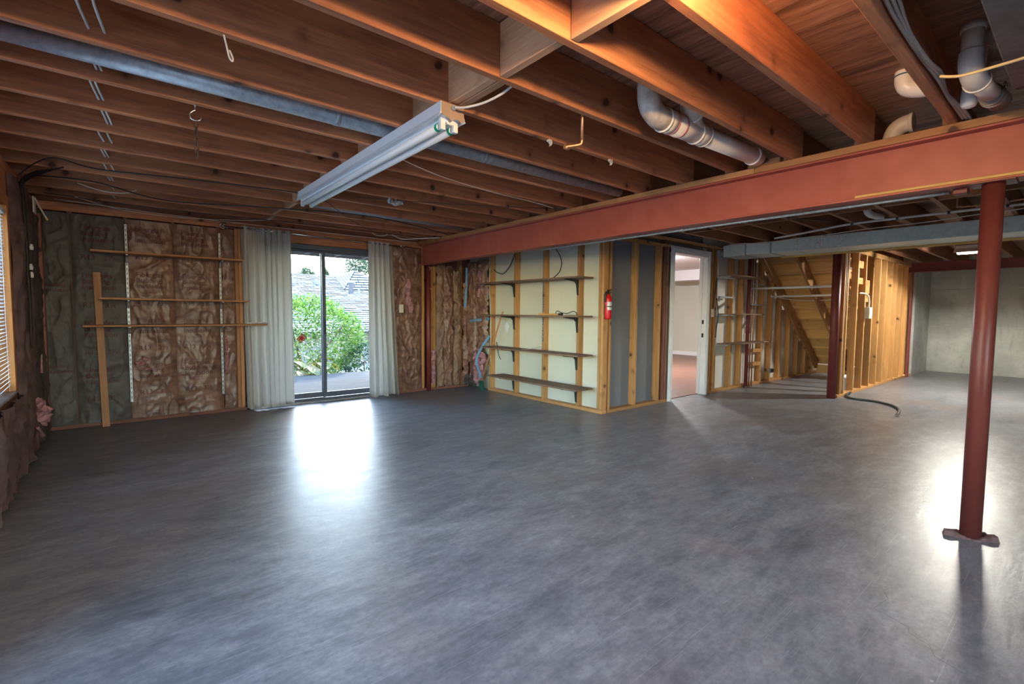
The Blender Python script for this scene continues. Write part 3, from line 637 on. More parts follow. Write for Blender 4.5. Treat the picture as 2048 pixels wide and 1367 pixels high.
o = plank('leaning_board', (-.10, YB-.10, .001), (-.128, YB-.06, 1.575), .062, .012, (1, 0, 0), 'shelf'); tag(o, 'narrow plywood board leaning upright against the left insulation', 'board')

# ---- curtains on the rod
rod = thing('curtain_rod', 'thin metal curtain rod above the sliding door', 'curtain rod', (2.1, YB-.09, 2.14))
RZ0, RZ1 = 2.165, 2.14
tube('rod', [(.99, YB-.09, RZ0), (3.22, YB-.09, RZ1)], .009, 'chrome', rod, 8, False)
for x, z in ((.985, RZ0), (3.235, RZ1)):
    pts = [(x+.026*math.cos(a), YB-.09+.004*math.sin(2*a), z+.026*math.sin(a)) for a in [2*PI*k/16 for k in range(17)]]
    f_ = tube('finial', pts, .0045, 'chrome', rod, 6, False); lathe('finial_ball', [(.003, -.012), (.011, -.006), (.011, .006), (.003, .012)], 'chrome', rod, (x, YB-.09, z), 10, 'X')
for x, z in ((1.03, RZ0), (3.17, RZ1)): tube('rod_bracket', [(x, YB+.0, z-.02), (x, YB-.05, z-.025), (x, YB-.09, z-.008)], .005, 'chrome', rod, 6)
def curtain(label, top, bot, zt, zb, nf, seed):
    t = thing('curtain', label, 'curtain', ((bot[0]+bot[1])/2, YB-.09, zb))
    nu, nv = 200, 44; vs, fs = [], []
    for j in range(nv+1):
        v = j/nv
        for i in range(nu+1):
            u = i/nu; uw = u+.035*math.sin(2*PI*u*1.5+seed)+.02*nz(u*4+seed, v*.6, 1)*v
            x = (top[0]+(top[1]-top[0])*u)*(1-v)+(bot[0]+(bot[1]-bot[0])*u)*v
            g = math.exp(-v*14)
            A = .030+.030*v**.6
            ph = nf*2*PI*uw
            y = A*(math.sin(ph)+.3*math.sin(2*ph+u*7+seed)*(.4+.6*v))*(.65+.5*abs(nz(u*3.3+seed, 0, 5)))+.012*v*nz(u*9+seed, v*2, 3)+g*.010*math.sin(2*PI*u*nf*4.3)
            x += .014*math.cos(ph)*v**.5
            z = RZ0+(RZ1-RZ0)*(x-.99)/2.23+.018-v*(RZ0+.018-zb)+(.012*math.sin(ph*.5+seed)*v if j > nv*.8 else 0)
            if j == 0: z += .012*abs(math.sin(2*PI*u*nf*3))
            vs.append((x, YB-.09+y, z))
    for j in range(nv):
        for i in range(nu):
            a = j*(nu+1)+i; fs.append((a, a+1, a+nu+2, a+nu+1))
    mobj('panel', vs, fs, 'curtain', t, True)
    hv, hf = [], []
    for i in range(nu+1):
        p = vs[nv*(nu+1)+i]; q = vs[(nv-1)*(nu+1)+i]
        hv += [(p[0], p[1]-.004, p[2]), (q[0], q[1]-.004, p[2]+.035)]
        if i: hf.append((2*i-2, 2*i, 2*i+1, 2*i-1))
    mobj('hem', hv, hf, 'curtain', t, True)
curtain('wide grey-beige curtain drawn to the left of the sliding door', (1.17, 1.715), (1.19, 1.72), 2.16, .03, 7.2, .7)
curtain('narrow grey-beige curtain drawn to the right of the sliding door', (2.72, 3.06), (2.72, 3.16), 2.14, .035, 4.7, 2.1)
sw = thing('light_switch', 'ivory light switch beside the right curtain', 'switch', (3.225, YB-.05, 1.25)); lum('plate', 3.19, 3.26, YB-.06, YB-.048, 1.19, 1.31, 'ivory', sw); lum('toggle', 3.218, 3.232, YB-.072, YB-.06, 1.24, 1.265, 'ivory', sw)
lum('box', 3.195, 3.255, YB-.048, YB+.0, 1.20, 1.30, 'galv', sw)
dc = thing('window_decal', 'diamond-shaped tan decal with a red flower stuck on the door glass', 'decal', (1.877, YB+.095, .846))
prism('card', [(1.877-.062, .838), (1.877+.008, .905), (1.877+.062, .852), (1.877-.008, .787)], YB+.0945, YB+.0955, mottled('tan_decal', (.40, .26, .11), (.50, .34, .16), .6, 9, 0), dc)
prism('border', [(1.877-.070, .838), (1.877+.009, .913), (1.877+.070, .852), (1.877-.009, .779)], YB+.0958, YB+.0966, 'plastic_black', dc)
fl_m = mottled('red_flower_print', (.40, .0, .03), (.52, .01, .06), .6, 9, 0)
mobj('flower', [(1.877+.026*(1+.22*math.cos(5*a))*math.cos(a), YB+.0938, .846+.026*(1+.22*math.cos(5*a))*math.sin(a)) for a in [2*PI*k/30 for k in range(30)]], [tuple(range(30))], fl_m, dc)
mobj('flower_center', [(1.877+.006*math.cos(a), YB+.0932, .846+.006*math.sin(a)) for a in [2*PI*k/12 for k in range(12)]], [tuple(range(12))], 'plastic_black', dc)

# ---- fluorescent strip under the blocking
fx = thing('fluorescent_fixture', 'long white two-tube fluorescent strip light under the joists', 'light fixture', (1.335, 3.3, ZJ))
FY0, FY1 = 2.10, 4.50
prism('housing', [(1.268, ZJ-.002), (1.402, ZJ-.002), (1.402, ZJ-.062), (1.39, ZJ-.066), (1.28, ZJ-.066), (1.268, ZJ-.062)], FY0, FY1, 'enamel', fx)
prism('reflector', [(1.300, ZJ-.066), (1.370, ZJ-.066), (1.350, ZJ-.098), (1.320, ZJ-.098)], FY0+.02, FY1-.02, 'enamel', fx)
prism('reflector_lip', [(1.268, ZJ-.055), (1.258, ZJ-.078), (1.256, ZJ-.077), (1.266, ZJ-.054)], FY0, FY1, 'enamel', fx)
prism('reflector_lip', [(1.402, ZJ-.055), (1.412, ZJ-.078), (1.414, ZJ-.077), (1.404, ZJ-.054)], FY0, FY1, 'enamel', fx)
for x in (1.298, 1.372):
    tb = lathe('tube', [(.015, 0), (.019, .006), (.019, FY1-FY0-.13), (.015, FY1-FY0-.124)], 'tube', fx, (x, FY0+.06, ZJ-.105), 20, 'Y')
    for y in (FY0+.064,): lathe('end_ring', [(.0196, 0), (.0205, .004), (.0205, .016), (.0196, .02)], 'green', tb, (x, y, ZJ-.105), 20, 'Y')
    lathe('end_ring', [(.0196, 0), (.0205, .004), (.0205, .016), (.0196, .02)], 'alu_light', tb, (x, FY1-.09, ZJ-.105), 20, 'Y')
    for y in (FY0+.028, FY1-.05): prism('socket', [(x-.013, ZJ-.062), (x+.013, ZJ-.062), (x+.013, ZJ-.125), (x-.013, ZJ-.125)], y, y+.02, 'enamel', fx)
prism('end_plate', [(1.27, ZJ-.004), (1.40, ZJ-.004), (1.402, ZJ-.075), (1.385, ZJ-.085), (1.37, ZJ-.073), (1.345, ZJ-.075), (1.33, ZJ-.088), (1.305, ZJ-.073), (1.272, ZJ-.066)], FY0-.004, FY0, 'card', fx)
lathe('cable_clamp', [(.012, -.016), (.012, 0)], 'galv', fx, (1.335, FY0-.004, ZJ-.025), 10, 'Y')
tube('power_cable', [(1.335, FY0-.02, ZJ-.025), (1.37, 2.03, ZJ-.03), (1.42, 1.95, ZJ-.02), (1.455, 1.86, ZJ+.0), (1.48, 1.80, ZJ+.03)], .006, 'wire_white', fx)

# ---- shelves of the cream drywall wall
def wshelf(label, z, y0, y1, xf, item=None):
    t = thing('wall_shelf', label, 'shelf', (XS-.1, (y0+y1)/2, z)); lum('shelf_board', xf, XS-.001, y0, y1, z-.02, z, 'shelf_grey', t)
    for y in (5.337, 4.109):
        prism('bracket', [(XS-.001, z-.021), (xf+.03, z-.021), (xf+.03, z-.03), (XS-.06, z-.048), (XS-.03, z-.08), (XS-.012, z-.21), (XS-.001, z-.215)], y-.010, y+.010, 'iron', t)
    t.children[1]['label'] = 'black iron bracket'; return t
# prism in XZ extruded along Y
wshelf('topmost shelf on black brackets on the cream drywall wall', 1.64, 3.86, 5.93, XS-.27)
wshelf('second shelf from the top on the cream drywall wall', 1.175, 3.86, 5.93, XS-.27)
wshelf('third shelf from the top on the cream drywall wall', .705, 3.85, 5.76, XS-.27)
wshelf('lowest shelf on the cream drywall wall', .30, 3.84, 5.58, XS-.30)
tl = thing('hand_tool', 'orange-handled tool with black cord on the second shelf', 'tool', (4.28, 4.2, 1.176))
plank('handle', (4.27, 4.62, 1.186), (4.25, 4.24, 1.186), .02, .022, (0, 0, 1), 'orange_handle', tl); lathe('ferrule', [(.014, 0), (.014, .06)], 'plastic_black', tl, (4.25, 4.18, 1.19), 10, 'Y')
tube('cord', [(4.25, 4.30, 1.185), (4.24, 4.26, 1.23), (4.25, 4.2, 1.21), (4.27, 4.12, 1.20), (4.28, 4.03, 1.225), (4.29, 3.98, 1.205), (4.28, 3.97, 1.18)], .005, 'plastic_black', tl)
lb = thing('twisted_wire', 'thin twisted wire lying on the third shelf', 'wire', (4.3, 4.9, .706)); tube('wire', [(4.25, 4.95, .711), (4.28, 4.85, .715), (4.33, 4.75, .74), (4.38, 4.66, .76)], .004, 'wire_grey', lb)
bx_ = thing('broom', 'wooden-handled broom with green bristles leaning in the corner by the shelves', 'broom', (4.36, 6.02, 0))
tube('handle', [(4.40, 5.545, 1.22), (4.36, 6.0, .17)], .013, 'shelf', bx_, 10, False); prism('head', [(5.975, .15), (6.045, .15), (6.06, .105), (5.96, .105)], 4.335, 4.37, 'broomgreen', bx_, 'YZ')
bv, bf = [], []
for k in range(90):
    y = random.uniform(5.965, 6.055); x = random.uniform(4.335, 4.37); q = (y-6.01)*.35; n0 = len(bv)
    for a_ in range(3): bv.append((x+.002*math.cos(a_*2.1), y+.002*math.sin(a_*2.1), .107))
    for a_ in range(3): bv.append((x+.0015*math.cos(a_*2.1)+random.uniform(-.02, .02), y+q+.0015*math.sin(a_*2.1)+random.uniform(-.01, .01), .002))
    bf += [(n0, n0+1, n0+4, n0+3), (n0+1, n0+2, n0+5, n0+4), (n0+2, n0, n0+3, n0+5)]
tag(mobj('bristles', bv, bf, 'broomgreen', bx_), kind='stuff')
def strip(name, pts, wd, label, off=(0, 0, 0)):
    P_ = [Vector(p) for p in smooth_path(pts, 5)]; vs, fs = [], []
    for i, p in enumerate(P_):
        d = (P_[min(i+1, len(P_)-1)]-P_[max(i-1, 0)]).normalized(); s_ = d.cross(Vector((-.75, -.66, 0))).normalized()*wd/2
        vs += [p+s_, p-s_, p-s_+Vector((-.002, -.002, 0)), p+s_+Vector((-.002, -.002, 0))]
        if i:
            a = 4*i-4
            for q in range(4): fs.append((a+q, a+(q+1) % 4, a+4+(q+1) % 4, a+4+q))
    return tag(mobj(name, vs, fs, 'bluetape'), label, 'tape', 'blue masking tape on the torn insulation')
strip('tape_strip', [(4.36, YB-.07, 1.91), (4.35, YB-.075, 1.6), (4.33, YB-.07, 1.28)], .035, 'vertical blue tape strip hanging high on the torn insulation')
strip('tape_strip', [(4.40, YB-.06, 1.06), (XS-.08, 6.2, 1.08), (XS-.03, 5.9, 1.105)], .04, 'horizontal blue tape strip across the torn insulation')
strip('tape_strip', [(XS-.03, 5.89, .85), (XS-.09, 6.02, .66), (XS-.12, 6.11, .46), (XS-.12, 6.03, .28), (XS-.12, 5.99, .2)], .035, 'curling blue tape strip hanging low beside the broom')

# ---- cables on the shelf wall
tag(tube('cable', [(XS+.03, 5.89, 2.12), (XS+.07, 5.75, 2.09), (XS+.07, 5.55, 2.08), (XS+.05, 5.40, 2.12)], .006, 'wire_black'), 'short black cable looping across the top of the leftmost drywall bay', 'cable')
tag(tube('cable', [(XS+.05, 5.39, 2.10), (XS+.06, 5.5, 1.92), (XS+.07, 5.68, 1.79), (XS+.06, 5.82, 1.81), (XS+.05, 5.9, 1.86)], .006, 'wire_black'), 'black cable hanging in a deep loop in the leftmost drywall bay', 'cable')
tag(tube('cable', [(XS+.02, 4.68, 2.14), (XS+.03, 4.56, 2.06), (XS+.05, 4.46, 1.9), (XS+.04, 4.47, 1.75), (XS-.03, 4.53, 1.655)], .006, 'wire_black'), 'black cable curving down to the topmost shelf', 'cable')
tag(tube('cable', [(XS-.006, 5.93, 2.14), (XS-.008, 5.93, 1.6), (XS-.008, 5.90, 1.2), (XS-.008, 5.89, .8), (XS-.008, 5.90, .45)], .006, 'wire_white'), 'white cable running down the leftmost stud of the shelf wall', 'cable')
tag(tube('cable', [(XS+.06, 5.83, .75), (XS+.05, 5.78, .6), (XS+.04, 5.73, .52), (XS+.04, 5.70, .50)], .005, 'wire_black'), 'short black cable end dangling below the third shelf', 'cable')
pt = mobj('plaster_patch', [(XS+.0885, 5.62+.05*math.cos(a)*(1+.3*math.sin(3*a)), .99+.07*math.sin(a)*(1+.2*math.cos(4*a))) for a in [2*PI*k/20 for k in range(20)]], [tuple(range(20))], 'paper', ws)

# ---- fire extinguisher on the corner stud
ex = thing('fire_extinguisher', 'red fire extinguisher hung on the corner stud', 'fire extinguisher', (4.46, 3.645, 1.136))
exx, exy, ez = 4.47, YD-.052, 1.136
lathe('cylinder', [(.032, 0), (.040, .006), (.041, .012), (.041, .235), (.038, .255), (.028, .272), (.016, .282), (.014, .295)], 'ext_red', ex, (exx, exy, ez), 28)
lathe('valve', [(.013, .0), (.013, .02), (.017, .022), (.017, .038), (.01, .04)], 'plastic_black', ex, (exx, exy, ez+.293), 14)
prism('lever', [(-.005, .325), (.055, .345), (.057, .352), (-.015, .345)], -.008, .008, 'plastic_black', ex, 'XZ', Matrix.Translation((exx, exy, ez))); prism('carry_handle', [(-.005, .31), (.05, .315), (.052, .322), (-.008, .322)], -.008, .008, 'plastic_black', ex, 'XZ', Matrix.Translation((exx, exy, ez)))
lathe('gauge', [(.011, 0), (.011, .008)], 'chrome', ex, (exx+.004, exy-.026, ez+.31), 12, 'Y')
tube('hose', [(exx-.012, exy, ez+.315), (exx-.04, exy, ez+.315), (exx-.052, exy, ez+.28), (exx-.05, exy, ez+.20)], .009, 'plastic_black', ex)
def wrap(name, r, z0, z1, a0, a1, mat):
    vs, fs = [], []
    for k in range(17):
        a = a0+(a1-a0)*k/16; vs += [(exx+r*math.cos(a), exy+r*math.sin(a), ez+z0), (exx+r*math.cos(a), exy+r*math.sin(a), ez+z1)]
        if k: fs.append((2*k-2, 2*k, 2*k+1, 2*k-1))
    return mobj(name, vs, fs, mat, ex, True)
wrap('label', .0415, .155, .205, -2.6, -.35, 'paper'); wrap('label', .0415, .108, .142, -2.6, -.35, 'paper'); wrap('strap', .0425, .143, .154, -PI, PI, 'plastic_black')
lum('wall_bracket', exx-.015, exx+.015, YD-.012, YD-.001, ez+.05, ez+.3, 'plastic_black', ex)

# ---- hook and chain, hanging wires
def hook(label, x, y, s, parent=None):
    pts = [(0, 0), (0, -.035), (-.012, -.045), (-.028, -.065), (-.022, -.092), (.002, -.10), (.026, -.09), (.032, -.072)]
    t = thing('screw_hook', label, 'hook', (x, y, ZJ)); tube('hook', [(x+a*s, y, ZJ+b*s) for a, b in pts], .0045*s, 'chrome', t); lathe('screw_shank', [(.0052*s, -.012), (.0052*s, 0)], 'galv', t, (x, y, ZJ), 8)
    return t
hook('metal screw hook under a joist, holding the rusty chain', .347, 2.96, .8)
ch = thing('chain', 'short rusty chain hanging from the screw hook', 'chain', (.347, 2.96, 1.85))
for k in range(6):
    a0 = k*PI/2+.3; z = ZJ-.096-k*.029; pts = []
    for q in range(17):
        a = 2*PI*q/16; h_, v_ = (.0085*math.cos(a), .019*math.sin(a)); pts.append((.35+h_*math.cos(a0), 2.96+h_*math.sin(a0), z-.004+v_))
    tube('link', pts, .003, 'rusty', ch, 6, False)
hk2 = thing('wire_hook', 'bent white wire hook hanging from a near joist', 'hook', (.36, 2.16, ZJ))
tube('wire', [(.352, 2.155, ZJ), (.36, 2.155, ZJ-.035), (.368, 2.155, ZJ-.075), (.378, 2.155, ZJ-.088), (.380, 2.155, ZJ-.075), (.37, 2.155, ZJ-.05)], .0035, 'wire_white', hk2)
for x_, lab in ((-.045, 'white cable threaded through the left joists'), (-.025, 'second white cable threaded beside the first through the left joists')):
    pts = []
    for i, yf in enumerate(LJ[3:]):
        q = random.uniform(-.015, .02); pts += [(x_+q-.025+.004*i, yf-.045, ZJ+.045+random.uniform(-.01, .01)), (x_+q+.02-.02*(i % 2), yf-.24, ZJ+.085+random.uniform(-.02, .02))] if False else [(x_+q-.03+.006*i, yf-.24, ZJ+.07), (x_+q+.006*i, yf-.04, ZJ+.045), (x_+q+.006*i, yf+.004, ZJ+.045)]
    tag(tube('cable', pts, .0055, 'wire_white', None, 6, True, 4), lab, 'cable')

# ---- galvanised pipes in the joist bays
def gpipe(label, a, b, r, seams):
    t = thing('galvanized_pipe', label, 'pipe', ((a[0]+b[0])/2, a[1], a[2])); tube('pipe', [a, b], r, 'galv', t, 24, False)
    a, b = Vector(a), Vector(b)
    for s in seams: tube('seam_ring', [a+(b-a)*s, a+(b-a)*(s+.006)], r+.002, 'galv', t, 24, False)
gpipe('long round galvanized pipe between two joists in the left bay', (XL+.0, 2.765, ZJ+.054), (3.50, 2.765, ZJ+.054), .052, (.38, .63))
gpipe('thin galvanized pipe between joists near the sliding door', (1.6, 5.12, ZJ+.052), (3.48, 5.20, ZJ+.042), .038, (.75,))
gb = thing('junction_box', 'grey plastic wrapped box under a joist behind the strip light', 'box', (2.02, 4.12, ZJ))
fluff('wrapped_box', [(1.96, 4.155, ZJ-.028), (2.02, 4.155, ZJ-.04), (2.10, 4.155, ZJ-.03)], .034, 'galv', gb, 4); lathe('stem', [(.012, -.03), (.012, 0)], 'galv', gb, (2.03, 4.155, ZJ), 8)

# ---- cables under the ceiling of the left bay
cz = ZJ-.012
CAB = [('black cable drooping from the left wall towards the strip light', 'wire_black', .005, [(-.50, 5.0, cz-.06), (-.3, 4.55, cz-.01), (-.05, 4.72, cz), (.55, 4.56, cz-.005), (1.23, 4.48, cz), (1.35, 4.60, cz)]),
       ('black cable sagging below the strip light towards the beam', 'wire_black', .005, [(-.5, 5.3, cz), (-.1, 5.0, cz-.04), (.4, 5.3, cz-.06), (1.2, 5.2, cz-.02), (2.2, 5.0, cz-.01), (3.4, 5.45, cz-.01)]),
       ('white wire strung from the left corner to the curtain rod', 'wire_white', .003, [(-.25, 6.0, cz), (.1, 6.22, cz-.04), (.6, 6.25, cz-.045), (1.2, 6.1, cz-.02), (1.4, 5.95, cz)]),
       ('thin white wire strung along the top of the back wall', 'wire_white', .003, [(-.4, 6.2, cz-.01), (.4, 6.3, cz-.02), (1.2, 6.30, cz-.03), (2.2, 6.3, cz-.03), (3.4, 6.3, cz-.03)]),
       ('black cable strung high along the top of the back wall', 'wire_black', .004, [(-.45, 6.0, cz-.0), (.3, 6.05, cz-.01), (1.2, 6.0, cz-.01), (2.3, 5.9, cz-.015), (3.45, 5.95, cz-.01)]),
       ('thin dark wire crossing below the strip light', 'wire_black', .003, [(1.50, 4.55, cz), (2.0, 5.2, cz-.03), (2.5, 5.8, cz-.02), (2.9, 6.2, cz-.01)]),
       ('thin white wire from the strip light to the beam', 'wire_white', .003, [(1.45, 3.0, cz), (1.9, 3.15, cz-.02), (2.5, 3.3, cz-.01), (3.05, 3.38, cz), (3.35, 3.44, cz)]),
       ('thin black wire crossing the joists to the beam', 'wire_black', .003, [(1.7, 4.30, cz), (2.3, 4.0, cz-.01), (3.0, 3.62, cz-.01), (3.4, 3.42, cz)]),
       ('thick white cable end drooping beside the beam near the back wall', 'wire_white', .007, [(2.85, 5.95, cz-.01), (3.0, 5.98, cz-.05), (3.15, 5.88, cz-.045), (3.3, 5.8, cz-.03), (3.46, 5.76, cz-.01)]),
       ('short white wire loop above the right curtain', 'wire_white', .005, [(2.62, 6.06, cz), (2.70, 6.1, cz-.02), (2.80, 6.06, cz-.02), (2.82, 6.02, cz)]),
       ('white wire loop under the far left joists', 'wire_white', .004, [(-.20, 5.35, cz), (-.05, 5.45, cz-.02), (.1, 5.42, cz-.02), (.18, 5.32, cz)])]
for lab, mt, r, pts in CAB: tag(tube('cable', pts, r, mt, None, 6), lab, 'cable')
# cable bundle coming down the left wall beside the window
cb = thing('cable_bundle', 'bundle of black cables hanging down the left wall beside the window', 'cable', (-.50, 5.2, 1.2))
for k in range(6):
    a = random.uniform(-.05, .05); tube('cable', [(-.40+.03*k, 5.0-.05*k, ZJ-.03), (-.49, 5.12+a, ZJ-.09), (-.50, 5.2+a, 2.0), (-.495, 5.2+a*.8, 1.75-.1*k), (-.50, 5.22+a, 1.5-.12*k)], .007, 'wire_black', cb, 6)
for y, z in ((5.24, 1.50), (5.26, 1.44), (5.33, 1.66)): lathe('wire_nut', [(.011, 0), (.013, .02), (.008, .045)], 'paper', cb, (-.485, y, z), 10)
jb = thing('outlet_cover', 'white cover plate with dangling wires near the left corner', 'cover plate', (-.473, 5.5, 2.0))
lum('plate', -.478, -.468, 5.44, 5.57, 1.97, 2.10, 'wire_white', jb); tube('wire', [(-.465, 5.47, 2.09), (-.44, 5.50, 2.02), (-.41, 5.52, 1.95)], .006, 'wire_grey', jb)
tube('wire_end', [(-.412, 5.518, 1.955), (-.40, 5.525, 1.925)], .007, 'wire_yellow', jb, 6, False)

# ---- copper stub and clips
cp = thing('copper_pipe', 'short copper pipe stub dropping below the joists near the strip light', 'pipe', (1.95, 1.82, ZJ))
tube('riser', [(1.955, 1.795, ZJ+.15), (1.955, 1.795, 2.12)], .008, 'copper', cp, 10, False); tube('elbow', [(1.955, 1.795, 2.125), (1.952, 1.80, 2.105), (1.935, 1.815, 2.097), (1.89, 1.86, 2.09)], .010, 'copper', cp, 10)
lathe('cap', [(.012, 0), (.012, .03)], 'copper', cp, (1.885, 1.855, 2.088), 10, 'X')
for x, lab in ((2.05, 'white plastic pipe clip under a joist next to the copper stub'), (2.62, 'white plastic pipe clip under a joist, nearer the red beam')):
    c_ = thing('pipe_clip', lab, 'clip', (x, 2.15, ZJ)); prism('clip', [(x-.012, ZJ), (x+.012, ZJ), (x+.016, ZJ-.02), (x+.006, ZJ-.035), (x+.01, ZJ-.022), (x-.004, ZJ-.012), (x-.012, ZJ-.012)], 2.135, 2.155, 'ivory', c_); lathe('nail', [(.003, -.016), (.003, 0)], 'galv', c_, (x-.006, 2.145, ZJ), 8)

# ---- PVC drains
def pvc(label): return thing('drain_pipe', label, 'pipe', (0, 0, 0))
pa = pvc('white PVC drain pipe with elbow between two joists in the middle'); R_ = .054
tube('elbow', [(2.20, 1.555, 2.474), (2.20, 1.555, 2.362), (2.22, 1.555, 2.297), (2.28, 1.555, 2.262), (2.34, 1.555, 2.257)], R_+.006, 'pvc_dirty', pa, 20)
tube('elbow_rim', [(2.335, 1.555, 2.257), (2.35, 1.555, 2.257)], R_+.012, 'pvc_ring', pa, 20, False)
tube('coupling', [(2.35, 1.555, 2.257), (2.41, 1.555, 2.259)], R_+.008, 'pvc', pa, 20, False); tube('primer_ring', [(2.41, 1.555, 2.259), (2.418, 1.555, 2.259)], R_+.010, 'primer', pa, 20, False)
tube('wye', [(2.418, 1.555, 2.259), (2.66, 1.555, 2.267)], R_+.007, 'pvc', pa, 20, False); tube('primer_ring', [(2.485, 1.555, 2.261), (2.50, 1.555, 2.262)], R_+.010, 'primer', pa, 20, False)
tube('wye_branch', [(2.50, 1.49, 2.40), (2.54, 1.51, 2.35), (2.60, 1.54, 2.31), (2.66, 1.555, 2.272)], R_+.005, 'pvc', pa, 20); tube('branch_rim', [(2.56, 1.515, 2.335), (2.572, 1.52, 2.328)], R_+.012, 'pvc_ring', pa, 20, False)
tube('pipe_rim', [(2.66, 1.555, 2.267), (2.674, 1.555, 2.268)], R_+.013, 'pvc_ring', pa, 20, False); tube('coupling', [(2.674, 1.555, 2.268), (2.76, 1.555, 2.270)], R_+.008, 'pvc', pa, 20, False); tube('pipe_rim', [(2.755, 1.555, 2.270), (2.765, 1.555, 2.270)], R_+.011, 'pvc_ring', pa, 20, False)
tube('pipe', [(2.76, 1.555, 2.270), (3.49, 1.555, 2.291)], R_, 'pvc', pa, 20, False); tube('pipe_rim', [(3.40, 1.555, 2.288), (3.414, 1.555, 2.288)], R_+.008, 'pvc_ring', pa, 20, False)
bk = thing('wood_block', 'two short wood blocks on the beam under the drain pipe', 'block', (3.55, 1.62, ZJ)); lum('block', 3.518, 3.556, 1.42, 1.63, ZJ, ZJ+.038, 'plate', bk); lum('block', 3.56, 3.60, 1.44, 1.66, ZJ, ZJ+.03, 'plate', bk)
pb = pvc('beige PVC drain with elbow and rubber coupling in the top right corner'); r2 = .038
tube('riser', [(2.93, .405, 2.474), (2.93, .405, 2.34)], r2, 'pvc', pb, 20, False); tube('riser_hub', [(2.93, .405, 2.474), (2.93, .405, 2.445)], r2+.006, 'pvc', pb, 20, False)
tube('elbow', [(2.93, .405, 2.36), (2.93, .405, 2.31), (2.945, .402, 2.275), (2.985, .398, 2.258), (3.02, .395, 2.256)], r2+.007, 'pvc', pb, 20); tube('elbow_rim', [(3.015, .395, 2.256), (3.028, .394, 2.256)], r2+.012, 'pvc_ring', pb, 20, False)
tube('pipe', [(3.02, .395, 2.256), (3.26, .374, 2.262)], r2, 'pvc', pb, 20, False); tube('rubber_coupling', [(3.25, .375, 2.262), (3.42, .36, 2.268)], r2+.008, 'rubber', pb, 20, False)
for x in (3.27, 3.31): tube('hose_clamp', [(x, .374, 2.263), (x+.012, .373, 2.263)], r2+.010, 'chrome', pb, 20, False); lathe('clamp_screw', [(.006, 0), (.006, .02)], 'chrome', pb, (x+.006, .33, 2.29), 8)
tube('trap', [(3.02, .345, 2.43), (3.05, .345, 2.44), (3.10, .34, 2.42), (3.12, .345, 2.37), (3.11, .345, 2.33)], .034, 'pvc_dirty', pb, 16)
for x, z in ((3.04, 2.437), (3.10, 2.415)): tube('trap_rim', [(x, .335, z), (x+.01, .336, z-.003)], .039, 'pvc', pb, 16, False)
pc = pvc('white PVC stub with rounded cap hanging beside the rubber coupling'); lathe('cap', [(.012, -.012), (.026, -.006), (.033, .01), (.034, .05), (.034, .14)], 'pvc_ring', pc, (3.30, .455, 2.245), 18); tube('nipple', [(3.30, .455, 2.38), (3.30, .455, 2.474)], .03, 'pvc', pc, 16, False)
pe = pvc('bright white PVC elbow poking out beside a joist near the top right'); tube('elbow', [(3.22, .70, 2.474), (3.22, .70, 2.42), (3.225, .68, 2.385), (3.24, .63, 2.37), (3.25, .575, 2.368)], .042, 'pvc_ring', pe, 18); tube('hub', [(3.22, .70, 2.455), (3.22, .70, 2.448)], .0435, 'blueink', pe, 18, False)
pf = pvc('beige PVC elbow rising just behind the beam plate'); tube('elbow', [(3.80, .775, 2.385), (3.80, .81, 2.385), (3.80, .85, 2.365), (3.80, .87, 2.32), (3.80, .875, 2.26)], .050, 'pvc', pf, 18); tube('rim', [(3.80, .768, 2.385), (3.80, .788, 2.385)], .057, 'pvc', pf, 18, False)
pg = pvc('white PVC elbow between the joists right of the beam'); tube('elbow', [(6.30, 1.63, 2.45), (6.30, 1.63, 2.34), (6.33, 1.61, 2.30), (6.40, 1.58, 2.285), (6.5, 1.55, 2.28)], .036, 'pvc_ring', pg, 16); tube('hub', [(6.30, 1.63, 2.47), (6.30, 1.63, 2.44)], .042, 'pvc', pg, 16, False)

# ---- dark duct and cables in the top right corner
dd = thing('air_duct', 'dark sheet metal air duct in the top right corner', 'duct', (1.9, .13, 2.22))
lum('duct_body', .6, 3.18, -.06, .295, 2.235, 2.46, 'duct_dark', dd, .004); lum('end_collar', 3.18, 3.26, -.045, .29, 2.25, 2.45, 'iron', dd, .004); lum('hanger', 1.5, 1.53, .305, .309, 2.23, 2.474, 'galv', dd)
for k, lab in enumerate(('grey cable stapled along the joist left of the top right drains', 'second grey cable sagging along the same joist', 'third grey cable along the same joist, ending at the beam plate')):
    q = .012*k
    tag(tube('cable', [(1.75-.05*k, .515-q, 2.35+q), (2.1, .517-q, 2.283+q), (2.35, .516-.4*q, 2.268+.5*q), (2.62, .518-q, 2.272-.8*q), (2.9, .512-q*.5, 2.272+q), (3.15, .515, 2.268+.5*q), (3.4, .51-q, 2.262), (3.52+.03*k, .505-q, 2.255)], .007, 'wire_grey', None, 8), lab, 'cable')
tag(tube('cable', [(2.70, .468, 2.205), (2.70, .43, 2.19), (2.70, .39, 2.182), (2.71, .31, 2.186), (2.74, .22, 2.20), (2.80, .10, 2.232)], .006, 'wire_yellow'), 'pale yellow cable crossing in front of the top right drains', 'cable')

